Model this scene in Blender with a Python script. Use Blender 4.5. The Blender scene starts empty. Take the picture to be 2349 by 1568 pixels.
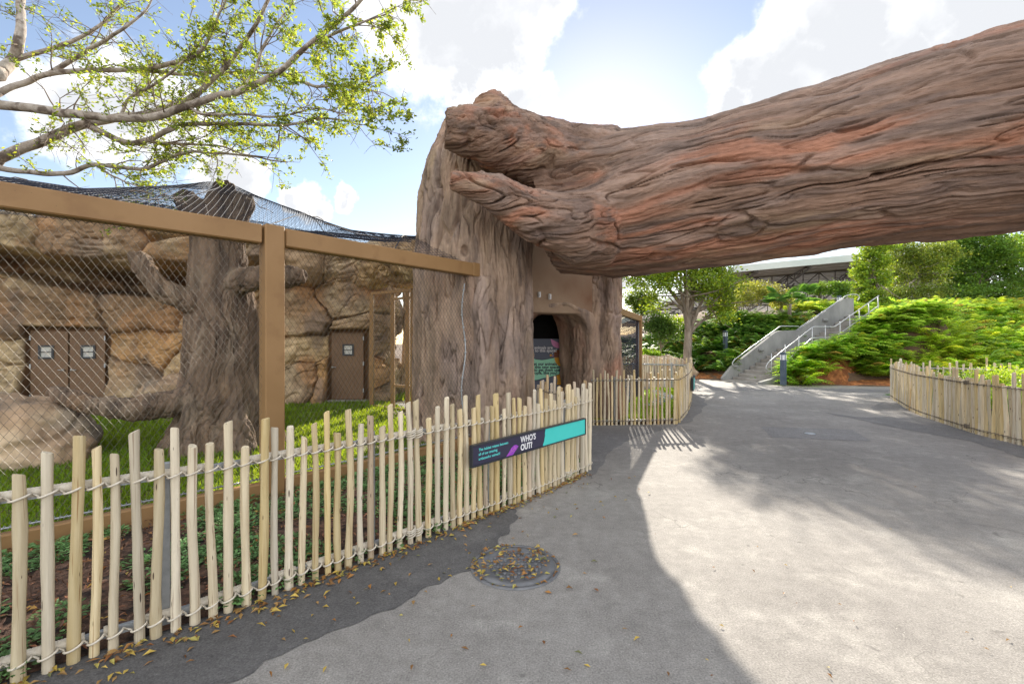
import bpy, math, random
import numpy as np
from mathutils import Vector, Matrix

R = math.radians
scene = bpy.context.scene
COL = scene.collection

# ------------------------------------------------------------------ camera
H = 1.7                         # eye height
FPX, CX, CY = 1044.4, 1174.5, 784.0
cam_d = bpy.data.cameras.new('camera')
cam_d.lens = 16.0
cam_d.sensor_width = 36.0
cam_d.clip_start = 0.05
cam_d.clip_end = 3000
cam = bpy.data.objects.new('camera', cam_d)
COL.objects.link(cam)
cam.location = (0, 0, H)
cam.rotation_euler = (R(90), 0, 0)
scene.camera = cam

# ------------------------------------------------------------------ world and sun
SUN_AZ, SUN_EL = 11.4, 25.6     # azimuth to the right of +Y, elevation
SKY_STRENGTH = 0.08
SUN_STRENGTH = 4.2
EXPOSURE = 1.63
scene.view_settings.view_transform = 'Standard'
scene.view_settings.look = 'None'
scene.view_settings.exposure = EXPOSURE
scene.view_settings.gamma = 1.0
try:
    scene.view_settings.use_curve_mapping = False
except Exception:
    pass
scene.cycles.max_bounces = 8
scene.cycles.transparent_max_bounces = 8
scene.cycles.use_denoising = True
scene.cycles.denoising_prefilter = 'NONE'
scene.cycles.sample_clamp_indirect = 6.0


def sdir(az, el):
    return Vector((math.sin(R(az)) * math.cos(R(el)), math.cos(R(az)) * math.cos(R(el)), math.sin(R(el))))


def pixdir(x, y):
    return Vector(((x - CX) / FPX, 1.0, (CY - y) / FPX)).normalized()


world = bpy.data.worlds.new('World')
scene.world = world
world.use_nodes = True


def build_world():
    nt = world.node_tree
    nt.nodes.clear()
    N = nt.nodes.new
    L = nt.links.new
    out = N('ShaderNodeOutputWorld')
    bg = N('ShaderNodeBackground')
    bg.inputs['Strength'].default_value = SKY_STRENGTH
    sky = N('ShaderNodeTexSky')
    sky.sky_type = 'NISHITA'
    sky.sun_disc = False
    sky.sun_elevation = R(SUN_EL)
    sky.sun_rotation = R(SUN_AZ)
    sky.altitude = 0
    sky.air_density = 1.0
    sky.dust_density = 0.1
    sky.ozone_density = 1.5
    tc = N('ShaderNodeTexCoord')
    nz = N('ShaderNodeVectorMath'); nz.operation = 'NORMALIZE'
    L(tc.outputs['Generated'], nz.inputs[0])
    dirv = nz.outputs[0]
    # cumulus banks as soft lobes on the sphere of directions, broken up by fractal noise
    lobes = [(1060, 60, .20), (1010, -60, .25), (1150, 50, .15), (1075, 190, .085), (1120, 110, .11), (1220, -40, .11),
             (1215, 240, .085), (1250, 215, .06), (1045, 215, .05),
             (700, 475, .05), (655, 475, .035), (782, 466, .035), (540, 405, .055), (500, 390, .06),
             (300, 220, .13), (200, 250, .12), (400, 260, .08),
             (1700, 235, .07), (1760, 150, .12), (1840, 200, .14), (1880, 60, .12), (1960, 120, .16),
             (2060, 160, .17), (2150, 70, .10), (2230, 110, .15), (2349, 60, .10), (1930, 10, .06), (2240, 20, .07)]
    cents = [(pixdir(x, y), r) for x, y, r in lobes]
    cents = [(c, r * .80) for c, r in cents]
    warp = N('ShaderNodeTexNoise'); warp.inputs['Scale'].default_value = 5.0
    warp.inputs['Detail'].default_value = 6.0
    warp.inputs['Roughness'].default_value = 0.62
    L(dirv, warp.inputs['Vector'])
    wsub = N('ShaderNodeVectorMath'); wsub.operation = 'SUBTRACT'; wsub.inputs[1].default_value = (.5, .5, .5)
    L(warp.outputs['Color'], wsub.inputs[0])
    wsc = N('ShaderNodeVectorMath'); wsc.operation = 'SCALE'; wsc.inputs['Scale'].default_value = 0.16
    L(wsub.outputs[0], wsc.inputs[0])
    wadd = N('ShaderNodeVectorMath'); wadd.operation = 'ADD'
    L(dirv, wadd.inputs[0]); L(wsc.outputs[0], wadd.inputs[1])
    field = None
    for c, r in cents:
        d = N('ShaderNodeVectorMath'); d.operation = 'DISTANCE'
        L(wadd.outputs[0], d.inputs[0]); d.inputs[1].default_value = c
        m = N('ShaderNodeMath'); m.operation = 'MULTIPLY_ADD'
        m.inputs[1].default_value = -1.0 / r; m.inputs[2].default_value = 1.0
        L(d.outputs['Value'], m.inputs[0])
        if field is None:
            field = m.outputs[0]
        else:
            x = N('ShaderNodeMath'); x.operation = 'MAXIMUM'
            L(field, x.inputs[0]); L(m.outputs[0], x.inputs[1]); field = x.outputs[0]
    # unseen clouds added over the rest of the sky, as fill for the shade
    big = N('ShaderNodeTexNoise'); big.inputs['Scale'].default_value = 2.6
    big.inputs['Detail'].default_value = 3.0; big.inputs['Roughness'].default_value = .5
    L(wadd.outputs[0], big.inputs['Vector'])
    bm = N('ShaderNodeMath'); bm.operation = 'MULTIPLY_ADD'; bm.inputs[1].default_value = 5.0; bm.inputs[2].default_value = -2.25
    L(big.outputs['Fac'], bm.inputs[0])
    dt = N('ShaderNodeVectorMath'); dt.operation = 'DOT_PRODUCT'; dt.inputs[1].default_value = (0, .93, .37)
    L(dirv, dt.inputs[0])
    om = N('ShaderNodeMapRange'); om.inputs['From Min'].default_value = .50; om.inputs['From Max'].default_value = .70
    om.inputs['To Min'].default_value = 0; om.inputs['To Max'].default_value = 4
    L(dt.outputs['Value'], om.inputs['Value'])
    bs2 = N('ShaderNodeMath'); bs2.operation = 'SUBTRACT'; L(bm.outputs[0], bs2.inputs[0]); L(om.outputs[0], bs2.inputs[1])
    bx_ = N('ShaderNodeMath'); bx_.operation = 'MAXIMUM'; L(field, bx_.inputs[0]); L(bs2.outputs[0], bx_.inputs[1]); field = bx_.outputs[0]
    fine = N('ShaderNodeTexNoise'); fine.inputs['Scale'].default_value = 14.0
    fine.inputs['Detail'].default_value = 8.0; fine.inputs['Roughness'].default_value = .6
    L(dirv, fine.inputs['Vector'])
    fm = N('ShaderNodeMath'); fm.operation = 'MULTIPLY_ADD'; fm.inputs[1].default_value = 1.1; fm.inputs[2].default_value = -.50
    L(fine.outputs['Fac'], fm.inputs[0])
    fa = N('ShaderNodeMath'); fa.operation = 'ADD'; L(field, fa.inputs[0]); L(fm.outputs[0], fa.inputs[1])
    mask = N('ShaderNodeMapRange'); mask.interpolation_type = 'SMOOTHSTEP'
    mask.inputs['From Min'].default_value = -.04; mask.inputs['From Max'].default_value = .34
    L(fa.outputs[0], mask.inputs['Value'])
    # thick cores are greyer than the thin rims
    core = N('ShaderNodeMapRange'); core.interpolation_type = 'SMOOTHSTEP'
    core.inputs['From Min'].default_value = .15; core.inputs['From Max'].default_value = .75
    L(fa.outputs[0], core.inputs['Value'])
    shade = N('ShaderNodeMix'); shade.data_type = 'RGBA'
    # clouds dimmed towards the sun; unseen ones away from it brightened as fill light
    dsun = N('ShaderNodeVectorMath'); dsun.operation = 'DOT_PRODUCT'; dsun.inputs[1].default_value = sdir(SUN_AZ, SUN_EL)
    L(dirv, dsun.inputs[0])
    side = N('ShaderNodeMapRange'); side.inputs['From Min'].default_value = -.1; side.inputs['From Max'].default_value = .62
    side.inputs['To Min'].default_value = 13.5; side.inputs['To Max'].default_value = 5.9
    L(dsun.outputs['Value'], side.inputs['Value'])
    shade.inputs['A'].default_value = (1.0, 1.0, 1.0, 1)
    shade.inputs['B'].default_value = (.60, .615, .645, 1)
    tex = N('ShaderNodeTexNoise'); tex.inputs['Scale'].default_value = 9.0; tex.inputs['Detail'].default_value = 7.0
    L(wadd.outputs[0], tex.inputs['Vector'])
    tm = N('ShaderNodeMath'); tm.operation = 'MULTIPLY_ADD'; tm.inputs[1].default_value = 1.6; tm.inputs[2].default_value = -.8
    L(tex.outputs['Fac'], tm.inputs[0])
    tadd = N('ShaderNodeMath'); tadd.operation = 'ADD'; tadd.use_clamp = True
    L(core.outputs[0], tadd.inputs[0]); L(tm.outputs[0], tadd.inputs[1])
    L(tadd.outputs[0], shade.inputs['Factor'])
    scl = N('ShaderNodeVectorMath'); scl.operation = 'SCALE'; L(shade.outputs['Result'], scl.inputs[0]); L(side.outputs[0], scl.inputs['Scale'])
    mix = N('ShaderNodeMix'); mix.data_type = 'RGBA'
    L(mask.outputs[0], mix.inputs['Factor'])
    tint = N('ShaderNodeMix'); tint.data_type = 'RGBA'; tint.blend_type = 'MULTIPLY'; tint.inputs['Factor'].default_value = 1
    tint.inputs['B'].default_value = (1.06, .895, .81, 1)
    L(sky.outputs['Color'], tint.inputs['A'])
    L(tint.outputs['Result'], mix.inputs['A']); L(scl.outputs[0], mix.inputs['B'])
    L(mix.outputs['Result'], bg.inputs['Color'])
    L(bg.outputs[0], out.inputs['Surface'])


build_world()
sun_d = bpy.data.lights.new('sun', 'SUN')
sun_d.energy = SUN_STRENGTH
sun_d.angle = R(0.55)
sun_d.color = (1.0, .915, .79)
sun = bpy.data.objects.new('sun', sun_d)
COL.objects.link(sun)
sun.rotation_euler = (-sdir(SUN_AZ, SUN_EL)).to_track_quat('-Z', 'Y').to_euler()
sun.location = (6, 30, 20)

# ------------------------------------------------------------------ numeric helpers
rng = np.random.default_rng(11)
_perm = np.random.default_rng(3).permutation(256)
_perm = np.concatenate([_perm, _perm, _perm[:8]])
_g = np.random.default_rng(4).normal(size=(256, 3))
_g /= np.linalg.norm(_g, axis=1, keepdims=True)


def perlin(p):
    p = np.asarray(p, float)
    i = np.floor(p).astype(int)
    f = p - i
    i &= 255
    u = f * f * f * (f * (f * 6 - 15) + 10)
    res = 0
    for dx in (0, 1):
        wx = u[:, 0] if dx else 1 - u[:, 0]
        for dy in (0, 1):
            wy = u[:, 1] if dy else 1 - u[:, 1]
            for dz in (0, 1):
                wz = u[:, 2] if dz else 1 - u[:, 2]
                h = _perm[_perm[_perm[i[:, 0] + dx] + i[:, 1] + dy] + i[:, 2] + dz]
                g = _g[h]
                d = g[:, 0] * (f[:, 0] - dx) + g[:, 1] * (f[:, 1] - dy) + g[:, 2] * (f[:, 2] - dz)
                res = res + wx * wy * wz * d
    return res * 1.5


def fbm(p, oct=4, gain=.5):
    a, r, q = 1.0, 0, np.asarray(p, float)
    for k in range(oct):
        r = r + a * perlin(q)
        q = q * 2.03 + 7.3
        a *= gain
    return r


def sstep(a, b, x):
    t = np.clip((x - a) / (b - a), 0, 1)
    return t * t * (3 - 2 * t)


def at(px, py, d):
    """a point of the place at depth d seen at photo pixel (2349 wide)"""
    return np.array([(px - CX) / FPX * d, d, H + (CY - py) / FPX * d])


def link(o, parent=None):
    COL.objects.link(o)
    if parent is not None:
        o.parent = parent
    return o


def tag(o, label=None, cat=None, group=None, kind=None):
    if label: o['label'] = label
    if cat: o['category'] = cat
    if group: o['group'] = group
    if kind: o['kind'] = kind
    return o


def empty(name, loc, label=None, cat=None, group=None, rz=0):
    o = bpy.data.objects.new(name, None)
    o.location = loc
    o.rotation_euler = (0, 0, rz)
    o.empty_display_size = .2
    link(o)
    return tag(o, label, cat, group)


def mesh_np(name, V, faces, smooth=True, col=None):
    V = np.asarray(V, np.float32)
    me = bpy.data.meshes.new(name)
    me.vertices.add(len(V))
    me.vertices.foreach_set('co', V.ravel())
    faces = [np.asarray(f, np.int32) for f in faces if len(f)]
    idx = np.concatenate([f.ravel() for f in faces])
    tot = np.concatenate([np.full(len(f), f.shape[1], np.int32) for f in faces])
    me.loops.add(len(idx))
    me.loops.foreach_set('vertex_index', idx)
    me.polygons.add(len(tot))
    st = np.zeros(len(tot), np.int32)
    st[1:] = np.cumsum(tot)[:-1]
    me.polygons.foreach_set('loop_start', st)
    me.polygons.foreach_set('loop_total', tot)
    me.polygons.foreach_set('use_smooth', np.full(len(tot), smooth, bool))
    me.update(calc_edges=True)
    if col is not None:
        c = np.ones((len(V), 4), np.float32)
        c[:, :3] = col
        a = me.color_attributes.new('Col', 'FLOAT_COLOR', 'POINT')
        a.data.foreach_set('color', c.ravel())
    return me


class MB:
    def __init__(self):
        self.v = []; self.q = []; self.t = []; self.c = []; self.n = 0; self.hascol = False

    def add(self, V, quads=None, tris=None, col=None):
        V = np.asarray(V, float).reshape(-1, 3)
        if quads is not None and len(quads): self.q.append(np.asarray(quads, int).reshape(-1, 4) + self.n)
        if tris is not None and len(tris): self.t.append(np.asarray(tris, int).reshape(-1, 3) + self.n)
        if col is not None:
            self.hascol = True
            c = np.asarray(col, float)
            if c.ndim == 1: c = np.tile(c, (len(V), 1))
            self.c.append(c)
        else:
            self.c.append(np.ones((len(V), 3)))
        self.v.append(V); self.n += len(V)
        return self

    def box(self, c, s, rz=0, col=None, bev=0.0):
        x, y, z = np.asarray(s, float) / 2
        if bev <= 0:
            V = np.array([[-x, -y, -z], [x, -y, -z], [x, y, -z], [-x, y, -z], [-x, -y, z], [x, -y, z], [x, y, z], [-x, y, z]])
            Q = [[0, 3, 2, 1], [4, 5, 6, 7], [0, 1, 5, 4], [1, 2, 6, 5], [2, 3, 7, 6], [3, 0, 4, 7]]
            T = []
        else:
            b = min(bev, x * .9, y * .9, z * .9)
            V = []; Q = []; T = []
            ids = {}
            for sx in (-1, 1):
                for sy in (-1, 1):
                    for sz in (-1, 1):
                        for ax in range(3):
                            p = [sx * x, sy * y, sz * z]
                            for k in range(3):
                                if k != ax: p[k] -= (sx, sy, sz)[k] * b
                            ids[(sx, sy, sz, ax)] = len(V); V.append(p)
            def I(s, ax): return ids[(s[0], s[1], s[2], ax)]
            for ax in range(3):
                a, bb = [k for k in range(3) if k != ax]
                for sg in (-1, 1):
                    ring = []
                    for (u, w) in ((-1, -1), (1, -1), (1, 1), (-1, 1)):
                        s = [0, 0, 0]; s[ax] = sg; s[a] = u; s[bb] = w
                        ring.append(I(s, ax))
                    flip = (sg > 0) == (ax == 1)
                    Q.append(ring[::-1] if flip else ring)
            for ax in range(3):
                a, bb = [k for k in range(3) if k != ax]
                for u in (-1, 1):
                    for w in (-1, 1):
                        s0 = [0, 0, 0]; s0[a] = u; s0[bb] = w
                        s1 = list(s0); s0[ax] = -1; s1[ax] = 1
                        Q.append([I(s0, a), I(s1, a), I(s1, bb), I(s0, bb)])
            for sx in (-1, 1):
                for sy in (-1, 1):
                    for sz in (-1, 1):
                        T.append([I((sx, sy, sz), 0), I((sx, sy, sz), 1), I((sx, sy, sz), 2)])
            V = np.array(V)
        if rz:
            ca, sa = math.cos(rz), math.sin(rz)
            V = np.stack([V[:, 0] * ca - V[:, 1] * sa, V[:, 0] * sa + V[:, 1] * ca, V[:, 2]], 1)
        return self.add(V + np.asarray(c, float), Q, T, col)

    def beam(self, a, b, w, h, col=None, up=(0, 0, 1)):
        """rectangular bar from a to b, w across, h high"""
        a = np.asarray(a, float); b = np.asarray(b, float)
        d = b - a; d /= np.linalg.norm(d)
        s = np.cross(d, up); s /= np.linalg.norm(s)
        u = np.cross(s, d)
        V = []
        for p in (a, b):
            for i, j in ((-1, -1), (1, -1), (1, 1), (-1, 1)):
                V.append(p + s * i * w / 2 + u * j * h / 2)
        Q = [[0, 1, 2, 3], [7, 6, 5, 4], [0, 4, 5, 1], [1, 5, 6, 2], [2, 6, 7, 3], [3, 7, 4, 0]]
        return self.add(V, Q, None, col)

    def tube(self, pts, rad, n=8, caps=True, col=None, closed=False):
        P = np.asarray(pts, float)
        m = len(P)
        rad = np.broadcast_to(np.asarray(rad, float), (m,))
        T = np.gradient(P, axis=0) if not closed else np.roll(P, -1, 0) - np.roll(P, 1, 0)
        T /= np.linalg.norm(T, axis=1, keepdims=True) + 1e-12
        ref = np.array([0, 0, 1.0]) if abs(T[0, 2]) < .9 else np.array([1.0, 0, 0])
        u = np.cross(ref, T[0]); u /= np.linalg.norm(u)
        U = np.zeros_like(P)
        for i in range(m):
            u = u - T[i] * np.dot(u, T[i]); u /= np.linalg.norm(u) + 1e-12
            U[i] = u
        W = np.cross(T, U)
        a = np.linspace(0, 2 * np.pi, n, endpoint=False)
        V = P[:, None, :] + rad[:, None, None] * (np.cos(a)[None, :, None] * U[:, None, :] + np.sin(a)[None, :, None] * W[:, None, :])
        V = V.reshape(-1, 3)
        i = np.arange(m if closed else m - 1)[:, None] * n; j = np.arange(n)[None, :]
        i2 = (i + n) % (m * n)
        Q = np.stack([i + j, i + (j + 1) % n, i2 + (j + 1) % n, i2 + j], -1).reshape(-1, 4)
        tr = []
        if caps and not closed:
            V = np.vstack([V, P[0], P[-1]])
            k = m * n
            for j in range(n):
                tr.append([k, (j + 1) % n, j]); tr.append([k + 1, (m - 1) * n + j, (m - 1) * n + (j + 1) % n])
        return self.add(V, Q, tr, col)

    def sphere(self, c, r, n=16, col=None):
        r = np.broadcast_to(np.asarray(r, float), (3,))
        th = np.linspace(0, np.pi, n // 2 + 1)[1:-1]; ph = np.linspace(0, 2 * np.pi, n, endpoint=False)
        V = np.array([[math.sin(t) * math.cos(p), math.sin(t) * math.sin(p), math.cos(t)] for t in th for p in ph])
        V = np.vstack([V, [0, 0, 1], [0, 0, -1]]) * r + np.asarray(c, float)
        m = len(th); Q = []; T = []
        for i in range(m - 1):
            for j in range(n):
                Q.append([i * n + j, (i + 1) * n + j, (i + 1) * n + (j + 1) % n, i * n + (j + 1) % n])
        for j in range(n):
            T.append([m * n, j, (j + 1) % n]); T.append([m * n + 1, (m - 1) * n + (j + 1) % n, (m - 1) * n + j])
        return self.add(V, Q, T, col)

    def prism(self, poly, z0, z1, col=None):
        """vertical prism over a convex-ish plan polygon"""
        P = np.asarray(poly, float); n = len(P)
        V = np.vstack([np.c_[P, np.full(n, z0)], np.c_[P, np.full(n, z1)]])
        Q = [[i, (i + 1) % n, n + (i + 1) % n, n + i] for i in range(n)]
        T = []
        for i in range(1, n - 1):
            T.append([0, i + 1, i]); T.append([n, n + i, n + i + 1])
        return self.add(V, Q, T, col)

    def arrays(self):
        return np.vstack(self.v), (np.vstack(self.q) if self.q else np.zeros((0, 4), int)), (np.vstack(self.t) if self.t else np.zeros((0, 3), int)), np.vstack(self.c)

    def build(self, name, mat=None, parent=None, smooth=True, origin=None):
        V, Q, T, C = self.arrays()
        if origin is not None: V = V - np.asarray(origin, float)
        me = mesh_np(name, V, [Q, T], smooth, C if self.hascol else None)
        if mat: me.materials.append(mat)
        o = bpy.data.objects.new(name, me)
        if origin is not None: o.location = origin
        link(o, parent)
        if parent is not None and origin is None:
            o.matrix_parent_inverse = parent_inv(parent)
        return o


def parent_inv(p):
    m = Matrix.Identity(4)
    chain = []
    while p is not None:
        chain.append(p); p = p.parent
    for q in reversed(chain):
        m = m @ q.matrix_parent_inverse @ Matrix.LocRotScale(q.location, q.rotation_euler, q.scale)
    return m.inverted()


def autosmooth(o, ang=35):
    """flat facets on boxes, smooth elsewhere"""
    me = o.data
    me.polygons.foreach_set('use_smooth', np.ones(len(me.polygons), bool))
    try:
        me.set_sharp_from_angle(angle=R(ang))
    except Exception:
        pass
    return o


def fuse(mb, voxel, iters=8):
    """weld overlapping tubes into one skin, returns verts, normals, quads"""
    V, Q, T, C = mb.arrays()
    me = mesh_np('tmp', V, [Q, T])
    o = bpy.data.objects.new('tmp', me)
    COL.objects.link(o)
    m = o.modifiers.new('r', 'REMESH'); m.mode = 'VOXEL'; m.voxel_size = voxel; m.adaptivity = 0
    s = o.modifiers.new('s', 'SMOOTH'); s.factor = .5; s.iterations = iters
    dg = bpy.context.evaluated_depsgraph_get()
    dg.update()
    ev = o.evaluated_get(dg).to_mesh()
    n = len(ev.vertices)
    co = np.zeros(n * 3, np.float32); ev.vertices.foreach_get('co', co)
    no = np.zeros(n * 3, np.float32); ev.vertices.foreach_get('normal', no)
    lv = np.zeros(len(ev.loops), np.int32); ev.loops.foreach_get('vertex_index', lv)
    q = lv.reshape(-1, 4)
    o.evaluated_get(dg).to_mesh_clear()
    bpy.data.objects.remove(o); bpy.data.meshes.remove(me)
    return co.reshape(-1, 3).astype(float), no.reshape(-1, 3).astype(float), q.copy()


def grid_faces(nu, nv):
    i = np.arange(nu - 1)[:, None] * nv; j = np.arange(nv - 1)[None, :]
    return np.stack([i + j, i + nv + j, i + nv + j + 1, i + j + 1], -1).reshape(-1, 4)


def polyline(pts, step):
    """resample a 2-D/3-D polyline smoothly (Catmull-Rom) at about even steps"""
    P = np.asarray(pts, float)
    Q = [P[0]]
    E = np.vstack([2 * P[0] - P[1], P, 2 * P[-1] - P[-2]])
    for i in range(1, len(E) - 2):
        p0, p1, p2, p3 = E[i - 1], E[i], E[i + 1], E[i + 2]
        n = max(2, int(np.linalg.norm(p2 - p1) / step * 3))
        for t in np.linspace(0, 1, n + 1)[1:]:
            Q.append(.5 * (2 * p1 + (p2 - p0) * t + (2 * p0 - 5 * p1 + 4 * p2 - p3) * t * t + (3 * p1 - p0 - 3 * p2 + p3) * t ** 3))
    Q = np.array(Q)
    s = np.r_[0, np.cumsum(np.linalg.norm(np.diff(Q, axis=0), axis=1))]
    m = max(2, int(round(s[-1] / step)) + 1)
    tt = np.linspace(0, s[-1], m)
    return np.stack([np.interp(tt, s, Q[:, k]) for k in range(P.shape[1])], 1)


# ------------------------------------------------------------------ materials
def new_mat(name):
    m = bpy.data.materials.new(name)
    m.use_nodes = True
    nt = m.node_tree
    nt.nodes.clear()
    out = nt.nodes.new('ShaderNodeOutputMaterial')
    bs = nt.nodes.new('ShaderNodeBsdfPrincipled')
    nt.links.new(bs.outputs[0], out.inputs[0])
    return m, nt, nt.nodes.new, nt.links.new, bs, out


def rgb(c):
    return (c[0], c[1], c[2], 1)


def surf(name, c1, c2=None, scale=4, stretch=(1, 1, 1), detail=6, rough=.85, bump=.3, bscale=None, bdist=.01, attr=False,
         c3=None, scale3=1.0, t3=(.5, .65), metal=0, spec=.3, lo=.35, hi=.65, rnd=0.0, world_co=True, speck=None, rot=0.0):
    """procedural surface: two-tone fractal colour, a third blotch colour, fine bump; attr multiplies by the pigment attribute"""
    m, nt, N, L, bs, out = new_mat(name)
    if world_co:
        g = N('ShaderNodeNewGeometry'); src = g.outputs['Position']
    else:
        g = N('ShaderNodeTexCoord'); src = g.outputs['Object']
        if rnd:
            oi = N('ShaderNodeObjectInfo')
            mm = N('ShaderNodeVectorMath'); mm.operation = 'SCALE'; mm.inputs[0].default_value = (13.1, 7.7, 29.3)
            L(oi.outputs['Random'], mm.inputs['Scale'])
            aa = N('ShaderNodeVectorMath'); aa.operation = 'ADD'
            L(src, aa.inputs[0]); L(mm.outputs[0], aa.inputs[1]); src = aa.outputs[0]
    if rot:
        vr = N('ShaderNodeVectorRotate'); vr.rotation_type = 'Z_AXIS'; vr.inputs['Angle'].default_value = rot
        L(src, vr.inputs['Vector']); src = vr.outputs[0]
    mp = N('ShaderNodeMapping'); mp.inputs['Scale'].default_value = stretch
    L(src, mp.inputs['Vector'])
    co = mp.outputs[0]
    n1 = N('ShaderNodeTexNoise'); n1.inputs['Scale'].default_value = scale; n1.inputs['Detail'].default_value = detail
    n1.inputs['Roughness'].default_value = .6
    L(co, n1.inputs['Vector'])
    mr = N('ShaderNodeMapRange'); mr.inputs['From Min'].default_value = lo; mr.inputs['From Max'].default_value = hi
    L(n1.outputs['Fac'], mr.inputs['Value'])
    mx = N('ShaderNodeMix'); mx.data_type = 'RGBA'
    mx.inputs['A'].default_value = rgb(c1); mx.inputs['B'].default_value = rgb(c2 if c2 else c1)
    L(mr.outputs[0], mx.inputs['Factor'])
    col = mx.outputs['Result']
    if c3 is not None:
        n3 = N('ShaderNodeTexNoise'); n3.inputs['Scale'].default_value = scale3; n3.inputs['Detail'].default_value = 5
        L(co, n3.inputs['Vector'])
        r3 = N('ShaderNodeMapRange'); r3.inputs['From Min'].default_value = t3[0]; r3.inputs['From Max'].default_value = t3[1]
        L(n3.outputs['Fac'], r3.inputs['Value'])
        x3 = N('ShaderNodeMix'); x3.data_type = 'RGBA'; x3.inputs['B'].default_value = rgb(c3)
        L(r3.outputs[0], x3.inputs['Factor']); L(col, x3.inputs['A']); col = x3.outputs['Result']
    if speck is not None:
        sc, thr, sc_col = speck
        vo = N('ShaderNodeTexVoronoi'); vo.inputs['Scale'].default_value = sc
        L(co, vo.inputs['Vector'])
        rs = N('ShaderNodeMapRange'); rs.inputs['From Min'].default_value = thr; rs.inputs['From Max'].default_value = thr * .5
        L(vo.outputs['Distance'], rs.inputs['Value'])
        xs = N('ShaderNodeMix'); xs.data_type = 'RGBA'; xs.inputs['B'].default_value = rgb(sc_col)
        L(rs.outputs[0], xs.inputs['Factor']); L(col, xs.inputs['A']); col = xs.outputs['Result']
    if attr:
        at_ = N('ShaderNodeAttribute'); at_.attribute_name = 'Col'
        xm = N('ShaderNodeMix'); xm.data_type = 'RGBA'; xm.blend_type = 'MULTIPLY'; xm.inputs['Factor'].default_value = 1
        L(col, xm.inputs['A']); L(at_.outputs['Color'], xm.inputs['B']); col = xm.outputs['Result']
    if rnd:
        oi2 = N('ShaderNodeObjectInfo')
        hs = N('ShaderNodeHueSaturation')
        v = N('ShaderNodeMapRange'); v.inputs['To Min'].default_value = 1 - rnd; v.inputs['To Max'].default_value = 1 + rnd
        L(oi2.outputs['Random'], v.inputs['Value']); L(v.outputs[0], hs.inputs['Value'])
        v2 = N('ShaderNodeMath'); v2.operation = 'FRACT'
        v3 = N('ShaderNodeMath'); v3.operation = 'MULTIPLY'; v3.inputs[1].default_value = 17.31
        L(oi2.outputs['Random'], v3.inputs[0]); L(v3.outputs[0], v2.inputs[0])
        v4 = N('ShaderNodeMapRange'); v4.inputs['To Min'].default_value = .8; v4.inputs['To Max'].default_value = 1.2
        L(v2.outputs[0], v4.inputs['Value']); L(v4.outputs[0], hs.inputs['Saturation'])
        L(col, hs.inputs['Color']); col = hs.outputs[0]
    L(col, bs.inputs['Base Color'])
    bs.inputs['Roughness'].default_value = rough
    bs.inputs['Metallic'].default_value = metal
    bs.inputs['Specular IOR Level'].default_value = spec
    if bump:
        nb = N('ShaderNodeTexNoise'); nb.inputs['Scale'].default_value = bscale or scale * 6; nb.inputs['Detail'].default_value = 6
        nb.inputs['Roughness'].default_value = .65
        L(co, nb.inputs['Vector'])
        b = N('ShaderNodeBump'); b.inputs['Strength'].default_value = bump; b.inputs['Distance'].default_value = bdist
        L(nb.outputs['Fac'], b.inputs['Height']); L(b.outputs[0], bs.inputs['Normal'])
    return m


def leaf_mat(name, c, trans=.45, tcol=None, rough=.5):
    m, nt, N, L, bs, out = new_mat(name)
    at_ = N('ShaderNodeAttribute'); at_.attribute_name = 'Col'
    xm = N('ShaderNodeMix'); xm.data_type = 'RGBA'; xm.blend_type = 'MULTIPLY'; xm.inputs['Factor'].default_value = 1
    xm.inputs['B'].default_value = rgb(c); L(at_.outputs['Color'], xm.inputs['A'])
    L(xm.outputs['Result'], bs.inputs['Base Color'])
    bs.inputs['Roughness'].default_value = rough
    bs.inputs['Specular IOR Level'].default_value = .25
    tr = N('ShaderNodeBsdfTranslucent')
    tm = N('ShaderNodeMix'); tm.data_type = 'RGBA'; tm.blend_type = 'MULTIPLY'; tm.inputs['Factor'].default_value = 1
    tm.inputs['B'].default_value = rgb(tcol or (c[0] * 1.6, c[1] * 1.5, c[2] * .7)); L(at_.outputs['Color'], tm.inputs['A'])
    L(tm.outputs['Result'], tr.inputs['Color'])
    ms = N('ShaderNodeMixShader'); ms.inputs[0].default_value = trans
    L(bs.outputs[0], ms.inputs[1]); L(tr.outputs[0], ms.inputs[2]); L(ms.outputs[0], out.inputs[0])
    return m


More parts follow.
